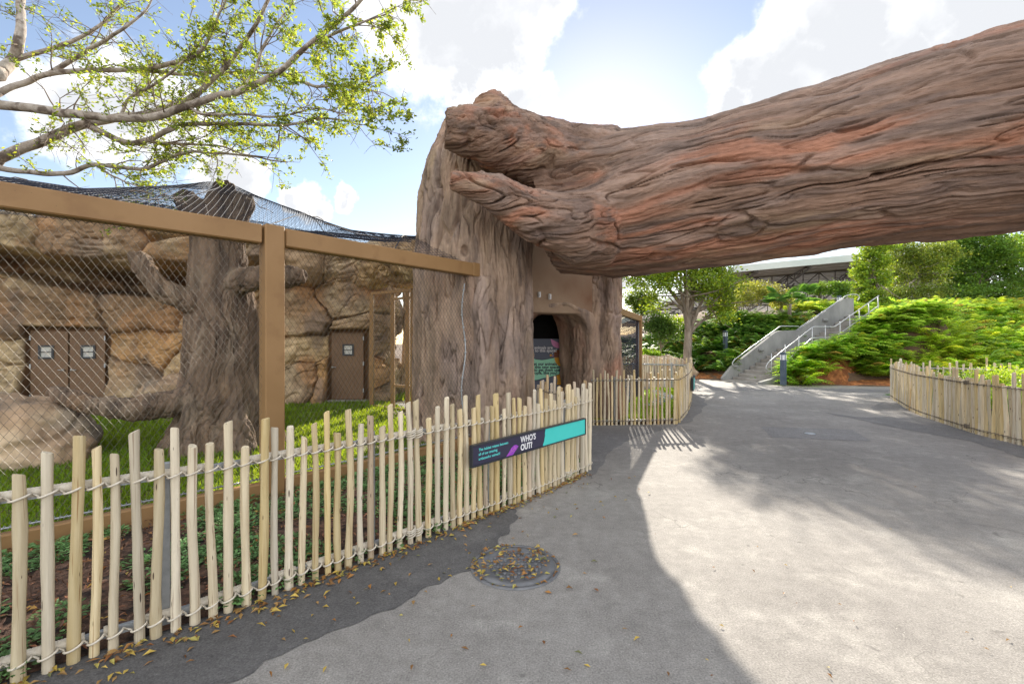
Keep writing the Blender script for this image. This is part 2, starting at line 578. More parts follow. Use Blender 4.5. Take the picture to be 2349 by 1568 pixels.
M = {}
def asphalt_mat(name, dark, light, pale, crack=.5):
    """worn asphalt: metre-scale wear, palm-sized mottling, coarse grit, pale aggregate, sparse hairline cracks, oil and gum spots"""
    m, nt, N, L, bs, out = new_mat(name)
    g = N('ShaderNodeNewGeometry'); pos = g.outputs['Position']
    def noise(scale, detail=6, rough=.6):
        n = N('ShaderNodeTexNoise'); n.inputs['Scale'].default_value = scale; n.inputs['Detail'].default_value = detail
        n.inputs['Roughness'].default_value = rough; L(pos, n.inputs['Vector']); return n.outputs['Fac']
    def rng_(v, a, b, c=0.0, d=1.0):
        r = N('ShaderNodeMapRange'); L(v, r.inputs['Value']); r.inputs['From Min'].default_value = a; r.inputs['From Max'].default_value = b
        r.inputs['To Min'].default_value = c; r.inputs['To Max'].default_value = d; return r.outputs[0]
    def mixc_(f, A, B, mode='MIX'):
        x = N('ShaderNodeMix'); x.data_type = 'RGBA'; x.blend_type = mode; L(f, x.inputs['Factor'])
        for k, v in (('A', A), ('B', B)):
            if isinstance(v, tuple): x.inputs[k].default_value = rgb(v)
            else: L(v, x.inputs[k])
        return x.outputs['Result']
    def mul(c, v):
        h = N('ShaderNodeHueSaturation'); L(c, h.inputs['Color']); L(v, h.inputs['Value']); return h.outputs[0]
    c = mixc_(rng_(noise(.55, 8), .35, .68), dark, light)
    c = mixc_(rng_(noise(1.7, 9, .7), .52, .72), c, pale)
    c = mul(c, rng_(noise(9, 6, .7), .3, .7, .84, 1.16))
    c = mul(c, rng_(noise(95, 3, .6), .28, .72, .66, 1.34))
    v = N('ShaderNodeTexVoronoi'); v.inputs['Scale'].default_value = 33; L(pos, v.inputs['Vector'])
    sm = N('ShaderNodeMath'); sm.operation = 'MULTIPLY'; L(rng_(v.outputs['Distance'], .16, .09), sm.inputs[0]); L(rng_(noise(5, 3), .45, .7), sm.inputs[1])
    c = mixc_(sm.outputs[0], c, tuple(min(.5, k * 1.5) for k in light))
    # hairline cracks, only here and there
    wv = N('ShaderNodeVectorMath'); wv.operation = 'ADD'; nz = N('ShaderNodeTexNoise'); nz.inputs['Scale'].default_value = 2.2; nz.inputs['Detail'].default_value = 6; L(pos, nz.inputs['Vector'])
    ws = N('ShaderNodeVectorMath'); ws.operation = 'SCALE'; ws.inputs['Scale'].default_value = .55; L(nz.outputs['Color'], ws.inputs[0]); L(pos, wv.inputs[0]); L(ws.outputs[0], wv.inputs[1])
    vc = N('ShaderNodeTexVoronoi'); vc.feature = 'DISTANCE_TO_EDGE'; vc.inputs['Scale'].default_value = .62; L(wv.outputs[0], vc.inputs['Vector'])
    ck = rng_(vc.outputs['Distance'], .0045, .0015)
    cm = N('ShaderNodeMath'); cm.operation = 'MULTIPLY'; L(ck, cm.inputs[0]); L(rng_(noise(.8, 2), .48, .58, 0, crack), cm.inputs[1])
    c = mixc_(cm.outputs[0], c, tuple(k * .35 for k in dark))
    # oil and gum spots
    vs = N('ShaderNodeTexVoronoi'); vs.inputs['Scale'].default_value = 2.4; L(wv.outputs[0], vs.inputs['Vector'])
    c = mixc_(rng_(vs.outputs['Distance'], .075, .04, 0, .55), c, tuple(k * .55 for k in dark))
    L(c, bs.inputs['Base Color'])
    bs.inputs['Roughness'].default_value = .9; bs.inputs['Specular IOR Level'].default_value = .25
    b = N('ShaderNodeBump'); b.inputs['Strength'].default_value = .7; b.inputs['Distance'].default_value = .006
    L(noise(110, 4, .7), b.inputs['Height']); L(b.outputs[0], bs.inputs['Normal'])
    return m


M['asphalt'] = asphalt_mat('asphalt', (.225, .210, .193), (.30, .283, .260), (.36, .34, .308))
M['asphalt_dark'] = asphalt_mat('asphalt_dark', (.10, .096, .094), (.14, .135, .131), (.165, .16, .155), .3)
M['asphalt_mid'] = asphalt_mat('asphalt_mid', (.165, .158, .154), (.21, .203, .196), (.25, .24, .23))
M['asphalt_old'] = asphalt_mat('asphalt_old', (.195, .188, .182), (.25, .242, .234), (.29, .28, .27), .8)
M['soil'] = surf('soil', (.09, .06, .04), (.16, .10, .065), scale=3, rough=.95, bump=.6, bscale=40, bdist=.02)
M['mulch'] = surf('mulch', (.075, .045, .032), (.19, .105, .068), scale=26, detail=4, rough=.95, bump=.8, bscale=55, bdist=.02,
                  c3=(.03, .02, .016), scale3=9, t3=(.45, .6))
M['mulch_orange'] = surf('mulch_orange', (.17, .06, .022), (.46, .185, .065), scale=9, detail=8, rough=.95, bump=.8, bscale=22, bdist=.04,
                         c3=(.20, .075, .03), scale3=3, t3=(.5, .62))
M['grass_soil'] = surf('grass_soil', (.10, .12, .035), (.16, .11, .06), scale=1.4, rough=.95, bump=.5, bscale=30, bdist=.02)
M['log'] = surf('log_bark', (.72, .72, .73), (1.32, 1.30, 1.28), scale=5, stretch=(.16, 1, 1), rot=R(26.5), detail=10, rough=.9, bump=.9, bscale=20, bdist=.035, attr=True, spec=.2)
M['stump'] = surf('stump_bark', (.92, .9, .88), (1.95, 1.88, 1.8), scale=5, stretch=(1, 1, .22), detail=10, rough=.9, bump=.9, bscale=22, bdist=.03, attr=True, spec=.2)
M['rock'] = surf('rockwork', (.8, .77, .74), (1.38, 1.32, 1.24), scale=2.2, detail=9, rough=.9, bump=.5, bscale=12, bdist=.03, attr=True, spec=.2)
M['plaster'] = surf('painted_plaster', (.28, .19, .13), (.36, .26, .18), scale=2.2, detail=7, rough=.9, bump=.35, bscale=20, bdist=.01,
                    c3=(.21, .115, .07), scale3=1.1, t3=(.5, .7))
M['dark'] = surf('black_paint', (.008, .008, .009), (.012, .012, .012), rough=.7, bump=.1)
M['steel'] = surf('bronze_painted_steel', (.27, .155, .065), (.31, .182, .08), scale=1.5, rough=.5, bump=.06, bscale=60, bdist=.002, spec=.28, c3=(.235, .13, .055), scale3=3.5, t3=(.55, .72), speck=(14, .05, (.16, .09, .045)))
M['galv'] = surf('galvanised_steel', (.36, .38, .40), (.46, .48, .50), scale=14, rough=.5, metal=.6, bump=.05)
M['wire'] = surf('wire', (.085, .075, .062), (.13, .115, .095), scale=30, rough=.5, metal=.3, bump=0)
M['net'] = surf('net_cord', (.02, .024, .04), (.035, .04, .06), rough=.8, bump=0)
M['rope'] = surf('cotton_rope', (.56, .50, .40), (.68, .62, .52), scale=40, rough=.95, bump=.5, bscale=160, bdist=.004)
M['rope_grey'] = surf('weathered_rope', (.17, .14, .105), (.26, .22, .17), scale=40, rough=.95, bump=.5, bscale=160, bdist=.004)
M['door'] = surf('brown_door_paint', (.17, .10, .058), (.20, .12, .07), scale=2, rough=.55, bump=.06, bscale=50, bdist=.002)
M['concrete'] = surf('concrete', (.20, .202, .198), (.30, .30, .29), scale=1.6, stretch=(1, 1, .4), detail=8, rough=.85, bump=.2, bscale=30, bdist=.004)
M['step'] = surf('step_concrete', (.20, .185, .165), (.32, .30, .275), scale=2.0, detail=8, rough=.9, bump=.25, bscale=30, bdist=.005)
M['rail'] = surf('aluminium_rail', (.42, .43, .44), (.5, .51, .52), rough=.4, metal=.4, bump=0)
M['bollard'] = surf('slate_blue_paint', (.05, .075, .105), (.075, .10, .13), scale=5, rough=.55, bump=.05)
M['lens'] = surf('frosted_lens', (.62, .66, .70), (.7, .72, .75), rough=.3, bump=0)
M['iron'] = surf('cast_iron', (.13, .133, .14), (.205, .206, .212), scale=7, rough=.7, metal=.2, bump=.4, bscale=70, bdist=.003)
M['fascia'] = surf('pale_green_fascia', (.50, .56, .52), (.58, .62, .58), scale=.6, rough=.6, bump=0)
M['roof'] = surf('roof_deck', (.42, .40, .37), (.50, .48, .45), scale=.5, stretch=(1, 6, 1), rough=.7, bump=0)
M['truss'] = surf('truss_paint', (.10, .095, .088), (.13, .12, .11), rough=.6, bump=0)
M['tan'] = surf('tan_wall', (.40, .29, .19), (.46, .34, .23), scale=.7, rough=.9, bump=.1)
M['white'] = surf('white_paint', (.72, .73, .74), (.8, .8, .8), scale=1, rough=.5, bump=0)
M['sign_navy'] = surf('navy_print', (.028, .027, .06), (.033, .032, .07), rough=.38, bump=0, spec=.4)
M['sign_teal'] = surf('teal_print', (.055, .58, .54), (.06, .60, .56), rough=.4, bump=0, spec=.4)
M['sign_frame'] = surf('sign_frame', (.022, .026, .034), (.03, .034, .042), rough=.4, bump=0, spec=.5)
M['ink_white'] = surf('white_ink', (.78, .78, .8), rough=.5, bump=0)
M['ink_cyan'] = surf('cyan_ink', (.13, .66, .64), rough=.5, bump=0)
M['ink_purple'] = surf('purple_ink', (.36, .07, .52), (.24, .06, .48), scale=14, rough=.5, bump=0)
M['ink_pink'] = surf('pink_ink', (.68, .25, .48), rough=.5, bump=0)
M['ink_slate'] = surf('slate_ink', (.13, .15, .20), rough=.5, bump=0)
M['ink_mint'] = surf('mint_ink', (.38, .80, .57), rough=.5, bump=0)
M['ink_dark'] = surf('dark_ink', (.02, .03, .04), rough=.5, bump=0)
M['ink_orange'] = surf('orange_ink', (.85, .40, .03), rough=.5, bump=0)
M['ink_brown'] = surf('brown_ink', (.22, .06, .02), rough=.5, bump=0)
M['blue'] = surf('blue_fabric', (.03, .06, .38), (.05, .09, .45), rough=.8, bump=0)
M['bark'] = surf('tree_bark', (.15, .12, .09), (.30, .25, .20), scale=7, stretch=(1, 1, .3), detail=8, rough=.95, bump=.8, bscale=26, bdist=.03)
M['bark_pale'] = surf('pale_bark', (.26, .215, .175), (.46, .41, .36), scale=9, detail=8, rough=.95, bump=.7, bscale=40, bdist=.015,
                      c3=(.14, .11, .09), scale3=6, t3=(.52, .62))
M['twig'] = surf('twig_bark', (.16, .12, .09), (.24, .19, .15), scale=9, rough=.95, bump=0)


def wood_mat(name, c1, c2, knot, bark):
    m, nt, N, L, bs, out = new_mat(name)
    tc = N('ShaderNodeTexCoord'); oi = N('ShaderNodeObjectInfo')
    sc = N('ShaderNodeVectorMath'); sc.operation = 'SCALE'; sc.inputs[0].default_value = (11.3, 5.7, 31.7)
    L(oi.outputs['Random'], sc.inputs['Scale'])
    ad = N('ShaderNodeVectorMath'); ad.operation = 'ADD'
    L(tc.outputs['Object'], ad.inputs[0]); L(sc.outputs[0], ad.inputs[1])
    def mapping(s):
        mp = N('ShaderNodeMapping'); mp.inputs['Scale'].default_value = s; L(ad.outputs[0], mp.inputs['Vector']); return mp.outputs[0]
    n1 = N('ShaderNodeTexNoise'); n1.inputs['Scale'].default_value = 1; n1.inputs['Detail'].default_value = 7
    L(mapping((1.3, 1.3, 3.0)), n1.inputs['Vector'])
    mr = N('ShaderNodeMapRange'); mr.inputs['From Min'].default_value = .3; mr.inputs['From Max'].default_value = .7
    L(n1.outputs['Fac'], mr.inputs['Value'])
    mx = N('ShaderNodeMix'); mx.data_type = 'RGBA'; mx.inputs['A'].default_value = rgb(c1); mx.inputs['B'].default_value = rgb(c2)
    L(mr.outputs[0], mx.inputs['Factor'])
    col = mx.outputs['Result']
    # long drying cracks and grain
    n2 = N('ShaderNodeTexNoise'); n2.inputs['Scale'].default_value = 1; n2.inputs['Detail'].default_value = 3
    L(mapping((2.6, 2.6, .7)), n2.inputs['Vector'])
    r2 = N('ShaderNodeMapRange'); r2.inputs['From Min'].default_value = .62; r2.inputs['From Max'].default_value = .655
    L(n2.outputs['Fac'], r2.inputs['Value'])
    x2 = N('ShaderNodeMix'); x2.data_type = 'RGBA'; x2.inputs['B'].default_value = rgb(bark)
    L(r2.outputs[0], x2.inputs['Factor']); L(col, x2.inputs['A']); col = x2.outputs['Result']
    # brown remnants of bark
    n4 = N('ShaderNodeTexNoise'); n4.inputs['Scale'].default_value = 1; n4.inputs['Detail'].default_value = 5
    L(mapping((.9, .9, 2.0)), n4.inputs['Vector'])
    r4 = N('ShaderNodeMapRange'); r4.inputs['From Min'].default_value = .60; r4.inputs['From Max'].default_value = .78
    L(n4.outputs['Fac'], r4.inputs['Value'])
    x4 = N('ShaderNodeMix'); x4.data_type = 'RGBA'; x4.inputs['B'].default_value = rgb(((c1[0] + bark[0]) / 2, (c1[1] + bark[1]) / 2, (c1[2] + bark[2]) / 2))
    L(r4.outputs[0], x4.inputs['Factor']); L(col, x4.inputs['A']); col = x4.outputs['Result']
    # knots
    vo = N('ShaderNodeTexVoronoi'); vo.inputs['Scale'].default_value = 1.0
    L(mapping((.95, .95, 6.5)), vo.inputs['Vector'])
    sp = N('ShaderNodeSeparateColor'); L(vo.outputs['Color'], sp.inputs[0])
    kd = N('ShaderNodeMath'); kd.operation = 'MULTIPLY_ADD'; kd.inputs[1].default_value = .17; kd.inputs[2].default_value = .02; L(sp.outputs[0], kd.inputs[0])
    ks = N('ShaderNodeMath'); ks.operation = 'SUBTRACT'; L(kd.outputs[0], ks.inputs[0]); L(vo.outputs['Distance'], ks.inputs[1])
    r3 = N('ShaderNodeMapRange'); r3.inputs['From Min'].default_value = 0; r3.inputs['From Max'].default_value = .05
    L(ks.outputs[0], r3.inputs['Value'])
    x3 = N('ShaderNodeMix'); x3.data_type = 'RGBA'; x3.inputs['B'].default_value = rgb(knot)
    L(r3.outputs[0], x3.inputs['Factor']); L(col, x3.inputs['A']); col = x3.outputs['Result']
    hs = N('ShaderNodeHueSaturation')
    v = N('ShaderNodeMapRange'); v.inputs['To Min'].default_value = .74; v.inputs['To Max'].default_value = 1.12
    L(oi.outputs['Random'], v.inputs['Value']); L(v.outputs[0], hs.inputs['Value'])
    f1 = N('ShaderNodeMath'); f1.operation = 'MULTIPLY'; f1.inputs[1].default_value = 23.7; L(oi.outputs['Random'], f1.inputs[0])
    f2 = N('ShaderNodeMath'); f2.operation = 'FRACT'; L(f1.outputs[0], f2.inputs[0])
    f3 = N('ShaderNodeMapRange'); f3.inputs['To Min'].default_value = .6; f3.inputs['To Max'].default_value = 1.28; L(f2.outputs[0], f3.inputs['Value'])
    L(f3.outputs[0], hs.inputs['Saturation']); L(col, hs.inputs['Color'])
    L(hs.outputs[0], bs.inputs['Base Color'])
    bs.inputs['Roughness'].default_value = .7; bs.inputs['Specular IOR Level'].default_value = .25
    nb = N('ShaderNodeTexNoise'); nb.inputs['Scale'].default_value = 1; nb.inputs['Detail'].default_value = 5
    L(mapping((6, 6, 4)), nb.inputs['Vector'])
    b = N('ShaderNodeBump'); b.inputs['Strength'].default_value = .35; b.inputs['Distance'].default_value = .01
    L(nb.outputs['Fac'], b.inputs['Height']); L(b.outputs[0], bs.inputs['Normal'])
    return m


M['pole'] = wood_mat('peeled_pole', (.575, .46, .275), (.725, .61, .40), (.10, .06, .035), (.40, .27, .15))
M['pole_brown'] = wood_mat('brown_pole', (.50, .36, .21), (.60, .45, .28), (.09, .05, .03), (.28, .17, .09))
M['leaf_tree'] = leaf_mat('fine_leaf', (.115, .175, .032), .5, (.36, .45, .05))
M['leaf'] = leaf_mat('leaf', (.075, .135, .03), .35, (.20, .30, .04))
M['fern'] = leaf_mat('fern_frond', (.175, .275, .06), .55, (.50, .64, .10))
M['grass'] = leaf_mat('grass_blade', (.10, .20, .022), .4, (.30, .40, .03))
M['cover'] = leaf_mat('ground_cover_leaf', (.15, .28, .10), .3, (.2, .38, .09))
M['dead_leaf'] = leaf_mat('fallen_leaf', (.32, .21, .085), .15, (.35, .2, .06))
M['chip'] = leaf_mat('mulch_chip', (.14, .078, .05), .0)

# ================================================================== SETTING
def hill_edge(x):
    return np.interp(x, [-40, 0, 9.3, 9.7, 10.1, 14.4, 20, 30, 80], [22, 21.2, 20.6, 19.6, 18.5, 17.3, 16.2, 14.8, 12])


def terrain(x, y):
    x = np.asarray(x, float); y = np.asarray(y, float)
    s = y - hill_edge(x)
    z = np.interp(s, [-1, 0, .05, 1.2, 2.0, 8.0, 10, 14, 18, 26, 34, 200], [-.06, -.05, .03, .28, .55, 2.9, 3.3, 3.8, 3.7, 1.6, .3, .3])
    k = np.interp(x, [-40, -6, 2, 7, 9.5, 12.5], [.05, .15, .4, .5, .62, 1.0])
    z = np.where(s > 0.05, .03 + (z - .03) * k, z)
    # the bank is banked up against the right side of the stairs
    un = (x - 9.5) * math.cos(R(15)) + (y - 20.2) * math.sin(R(15)); nn = (x - 9.5) * math.sin(R(15)) - (y - 20.2) * math.cos(R(15))
    sz = np.interp(un, [.9, 3.0, 4.0, 7.2, 9.5], [.02, 1.25, 1.3, 2.85, 3.0])
    m = sstep(.7, 1.1, un) * sstep(10.5, 9, un) * sstep(1.75, 1.95, nn)
    z = np.maximum(z, m * (sz - 1.9 * np.maximum(nn - 2.5, 0)) - .05)
    foot = (nn > -.12) & (nn < 1.8) & (un > -.4) & (un < 8.8)       # dug out under the flight
    return np.where(foot, np.minimum(z, np.maximum(sz - .7, -.06)), z)


def build_ground():
    xs = np.r_[-260, -150, np.arange(-60, 60.1, .5), 100, 260]
    ys = np.r_[-120, -60, np.arange(-20, 12, 2), np.arange(12, 50, .4), 60, 90, 150, 320]
    X, Y = np.meshgrid(xs, ys, indexing='ij')
    Z = terrain(X, Y)
    P = np.stack([X.ravel(), Y.ravel(), Z.ravel()], 1)
    s = (Y - hill_edge(X)).ravel()
    P[:, 2] += np.where(s > .3, .06 * fbm(P * .7, 3), 0)
    o = MB().add(P, grid_faces(len(xs), len(ys))).build('ground', M['soil'])
    tag(o, kind='structure')
    # orange bark mulch along the foot of the bank: a separate skin just above the soil
    xs = np.r_[np.arange(4.0, 26, .12)]
    ss = np.linspace(.04, 1.5, 30)
    X, S = np.meshgrid(xs, ss, indexing='ij')
    edge = .10 * perlin(np.c_[X.ravel() * 1.3, S.ravel() * 0, X.ravel() * 0 + 2.2]).reshape(X.shape)
    Y = hill_edge(X) + S * (1 - .25 * (edge + .5)) + .02
    P = np.stack([X.ravel(), Y.ravel(), terrain(X, Y).ravel() + .035], 1)
    P[:, 2] += .035 * fbm(P * 5, 3)
    P[:, 2] = np.where(S.ravel() < .1, .0, P[:, 2])
    F = grid_faces(len(xs), len(ss))
    fx, fy = X.ravel()[F].mean(1), Y.ravel()[F].mean(1)
    un = (fx - 9.5) * math.cos(R(15)) + (fy - 20.2) * math.sin(R(15)); nn = (fx - 9.5) * math.sin(R(15)) - (fy - 20.2) * math.cos(R(15))
    keep = ~((nn > -.3) & (nn < 2.15) & (un > -.5))
    o = MB().add(P, F[keep]).build('mulch_bank', M['mulch_orange'])
    tag(o, kind='structure')
    # the asphalt path
    xs = np.arange(-12, 32.01, 1.0); ys = np.arange(-12, 21.6, 1.0)
    X, Y = np.meshgrid(xs, ys, indexing='ij')
    P = np.stack([X.ravel(), Y.ravel(), np.zeros(X.size)], 1)
    o = MB().add(P, grid_faces(len(xs), len(ys))).build('path', M['asphalt'])
    tag(o, kind='structure')


def patch(name, mat, poly, z, step=.06, amp=.035, freq=5):
    """a relaid piece of asphalt with a ragged edge, a thin sheet on the path"""
    P = np.asarray(poly, float)
    Q = []
    n = len(P)
    for i in range(n):
        a, b = P[i], P[(i + 1) % n]
        m = max(2, int(np.linalg.norm(b - a) / step))
        for t in np.linspace(0, 1, m, endpoint=False):
            Q.append(a * (1 - t) + b * t)
    Q = np.array(Q)
    T = np.roll(Q, -1, 0) - np.roll(Q, 1, 0); T /= np.linalg.norm(T, axis=1, keepdims=True) + 1e-9
    Nn = np.c_[T[:, 1], -T[:, 0]]
    w = amp * fbm(np.c_[Q * freq, np.full(len(Q), 3.3)], 4)
    Q = Q + Nn * w[:, None]
    import mathutils
    from mathutils.geometry import tessellate_polygon
    vec = [Vector((q[0], q[1], 0)) for q in Q]
    tris = tessellate_polygon([vec])
    tris = [t if (Q[t[1]][0] - Q[t[0]][0]) * (Q[t[2]][1] - Q[t[0]][1]) - (Q[t[1]][1] - Q[t[0]][1]) * (Q[t[2]][0] - Q[t[0]][0]) > 0 else t[::-1] for t in tris]
    o = MB().add(np.c_[Q, np.full(len(Q), z)], None, tris).build(name, mat)
    return tag(o, kind='structure')


def gnd(px, py, z=0):
    d = (H - z) * FPX / (py - CY)
    return np.array([(px - CX) / FPX * d, d])


build_ground()

# ------------------------------------------------------------------ fences: centre lines (measured on the ground)
FENCE_A = np.array([(-3.5, 1.55), (-2.95, 1.92), (-2.449, 2.303), (-2.19, 2.522), (-1.927, 2.728), (-1.677, 2.987), (-1.489, 3.183), (-1.229, 3.438),
                    (-.973, 3.716), (-.784, 3.908), (-.595, 4.133), (-.307, 4.434), (-.036, 4.729), (.23, 5.024), (.455, 5.30),
                    (.703, 5.62), (.892, 5.877), (1.045, 6.085)])
ENC = np.array([(-5.2, 2.43), (-2.62, 4.97), (-.66, 7.25)])      # front line of the mesh enclosure

# dark relaid strip along the fence, other repairs
fa = polyline(FENCE_A, .25)
edge_pts = [gnd(330, 1700), gnd(500, 1575), gnd(640, 1500), gnd(800, 1432), gnd(905, 1400), gnd(985, 1345), gnd(1060, 1315), gnd(1130, 1290), gnd(1128, 1255),
            gnd(1165, 1225), gnd(1192, 1185), gnd(1180, 1165)]
inner = [p + np.array([-.12, .12]) for p in fa if p[1] < 4.6]
patch('asphalt_patch', M['asphalt_dark'], [(-3.9, .2)] + [tuple(p) for p in edge_pts] + [tuple(p) for p in inner[::-1]], .004, amp=.055, freq=7)
patch('asphalt_patch', M['asphalt_mid'], [gnd(1358, 1100), gnd(1400, 1040), gnd(1440, 1010), gnd(1520, 985), gnd(1590, 965), gnd(1620, 930), gnd(1612, 905), (5.9, 15.4), (3.3, 9.2), (1.2, 9.5), (.9, 6.4)], .004, amp=.08, freq=1.6)
patch('asphalt_patch', M['asphalt_mid'], [gnd(1885, 945), gnd(1980, 958), gnd(2040, 955), gnd(1995, 935), gnd(2050, 915), (11.6, 13.7), (9.9, 11.4), (9.4, 10.5), (8.9, 9.2), (8.6, 8.3), (8.35, 7.2), gnd(2420, 1075), gnd(2240, 1012), gnd(2080, 985)], .004, amp=.12, freq=1.2)
patch('asphalt_patch', M['asphalt_old'], [gnd(1745, 978), gnd(1955, 985), gnd(2000, 1012), gnd(1770, 1003)], .004, amp=.01, freq=3)
patch('asphalt_patch', M['asphalt_mid'], [gnd(1600, 885), gnd(2040, 893), gnd(2035, 899), gnd(1800, 897), gnd(1640, 895)], .004, amp=.15, freq=.8)

# ================================================================== BARK AND ROCK SKINS
def basis(a):
    a = np.asarray(a, float); a = a / np.linalg.norm(a)
    e1 = np.cross(a, [0, 0, 1.0])
    if np.linalg.norm(e1) < .1: e1 = np.cross(a, [1.0, 0, 0])
    e1 /= np.linalg.norm(e1)
    return a, e1, np.cross(a, e1)


def bark_skin(co, no, axis, lump=.05, amp=.03, freq=2.4, along=.15, twist=.22, seed=0.0, crack=.05, octs=4, modul=.6, gain=.58):
    """furrowed bark: V-shaped grooves that run with the grain at several scales, plus a few long open cracks"""
    a, e1, e2 = basis(axis)
    u, v, w = co @ a, co @ e1, co @ e2
    v = v + twist * fbm(co * .55 + seed, 3); w = w + twist * fbm(co * .55 + seed + 17, 3)
    d = lump * fbm(np.c_[u * .6, v * 1.2, w * 1.2] + seed + 5, 3)
    q = np.c_[u * along, v, w]
    mod = (1 - modul) + modul * 2 * sstep(-.4, .4, perlin(np.c_[u * .8, v * 1.2, w * 1.2] + seed + 31))
    A = amp
    for k in range(octs):
        n = perlin(q * freq * 2.1 ** k + seed + 3.7 * k)
        d = d + A * (np.abs(n) ** .65 - .45) * (mod if k < 2 else 1)
        A *= gain
    for k, (f, wd, dep, th) in enumerate(((.7, .026, 1.0, .0), (1.3, .040, .8, -.1), (2.4, .065, .5, -.15))):
        n = perlin(np.c_[q[:, 0] * 1.05, q[:, 1], q[:, 2]] * freq * f + seed + 40 + 9 * k)
        m2 = sstep(th, th + .25, perlin(np.c_[u * (.8 + .5 * k), v * (1.2 + k), w * (1.2 + k)] + seed + 61 + 7 * k))
        d = d - crack * dep * np.exp(-(n / wd) ** 2) * m2
    return co + no * d[:, None], (u, v, w)


def mixc(c, b, f):
    return c * (1 - f[:, None]) + np.asarray(b)[None, :] * f[:, None]


def log_colour(co, no, uvw, seed=0.0):
    u, v, w = uvw
    q = np.c_[u * .38, v * 3.4, w * 3.4] + seed
    c = np.tile(np.array([.215, .138, .102]), (len(co), 1))
    c = mixc(c, [.335, .158, .102], sstep(-.05, .55, fbm(q * .7 + 3, 5)) * .85)
    c = mixc(c, [.28, .205, .17], sstep(.0, .5, fbm(q * 1.3 + 13, 5)) * .6)
    c = mixc(c, [.31, .225, .15], sstep(.25, .8, fbm(q * .7 + 33, 3)) * .55)
    c = mixc(c, [.155, .11, .092], sstep(.05, .6, fbm(np.c_[u * .8, v * 7, w * 7] + seed + 23, 4)) * .85)
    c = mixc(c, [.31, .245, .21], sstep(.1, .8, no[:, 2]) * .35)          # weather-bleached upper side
    return c * (1 + .12 * perlin(co * 14)[:, None])


def skin_object(name, co, quads, col, mat, parent):
    return MB().add(co, quads, None, col).build(name, mat, parent)


# ------------------------------------------------------------------ the fallen log over the path
def build_log():
    root = empty('fallen_log', (5.0, 5.7, 0), 'huge reddish brown sculpted log spanning above the path', 'log')
    mb = MB()
    ax = np.array([(.78, 7.88), (.936, 7.80), (1.74, 7.40), (2.91, 6.82), (3.81, 6.37), (4.89, 5.83), (5.96, 5.30), (7.5, 4.53), (9.6, 3.5)])
    ax, ax_far = ax[:8], ax[6:]
    zc = [4.02, 4.03, 3.89, 3.88, 3.97, 4.08, 4.17, 4.30]
    rr = [1.02, 1.18, 1.15, 1.07, 1.09, 1.14, 1.15, 1.17]
    P = np.c_[ax, zc]
    mb.tube(P, rr, 40)
    # two broken limbs reaching in front of the stump
    up = [(2.2, 7.15, 4.15), (1.45, 7.30, 4.42), (.75, 7.28, 4.62), (.15, 7.10, 4.78), (-.35, 7.0, 4.86), (-.78, 6.92, 4.92), (-1.03, 6.88, 4.93)]
    mb.tube(up, [.5, .70, .60, .50, .44, .37, .30], 22)
    mb.tube([(-.26, 7.0, 5.05), (-.33, 6.98, 5.34), (-.36, 6.98, 5.44)], [.42, .32, .24], 14)
    mb.tube([(-.05, 7.05, 5.1), (.05, 7.05, 5.28)], [.30, .22], 12)
    lo = [(2.7, 6.95, 3.85), (1.9, 7.08, 3.68), (1.3, 7.02, 3.55), (.95, 6.95, 3.51), (.5, 6.85, 3.58), (.12, 6.78, 3.72), (-.25, 6.74, 3.90), (-.6, 6.70, 4.0), (-.89, 6.68, 4.06)]
    mb.tube(lo, [.45, .62, .72, .66, .47, .36, .29, .21, .13], 20)
    mb.tube([(-.42, 6.74, 4.05), (-.52, 6.73, 4.22)], [.16, .08], 12)
    co, no, q = fuse(mb, .0125, 20)
    axis = np.array([.895, -.446, .03])
    # hollow between the two limbs, knot holes
    for c, r, dep in (((1.05, 6.75, 4.10), .42, .34), ((4.06, 5.03, 3.55), .085, .16), ((3.0, 5.7, 3.0), .05, .06), ((5.4, 4.6, 4.3), .12, .05)):
        dist = np.linalg.norm((co - np.array(c)) * np.array([.55 if r > .3 else 1, 1, 1.5]), axis=1)
        co = co - no * (dep * np.exp(-(dist / r) ** 4))[:, None] if r < .3 else co + np.array([.25, .9, 0]) * (dep * np.exp(-(dist / r) ** 4))[:, None]
    co2, uvw = bark_skin(co, no, axis, lump=.055, amp=.046, freq=3.0, along=.10, twist=.13, seed=2.0, crack=.085, octs=5, gain=.68)
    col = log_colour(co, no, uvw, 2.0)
    skin_object('log_body', co2, q, col, M['log'], root)
    mb = MB(); mb.tube(np.c_[ax_far[1:], [4.28, 4.5]], [1.12, 1.2], 36); co, no, q = fuse(mb, .05, 6)
    co2, uvw = bark_skin(co, no, axis, lump=.06, amp=.062, freq=2.5, along=.14, twist=.30, seed=2.0, crack=.085, octs=3)
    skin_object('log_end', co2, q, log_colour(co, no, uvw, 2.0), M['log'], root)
    # far end: a stump pedestal outside the picture that carries the log
    mb = MB()
    mb.tube([(9.4, 3.6, -.05), (9.4, 3.6, 1.2), (9.45, 3.55, 2.6), (9.5, 3.55, 3.6)], [1.5, 1.25, 1.15, 1.1], 30)
    co, no, q = fuse(mb, .06, 6)
    co2, uvw = bark_skin(co, no, (0, 0, 1), seed=9.0)
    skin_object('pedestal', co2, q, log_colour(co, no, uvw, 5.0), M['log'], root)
    return root


build_log()


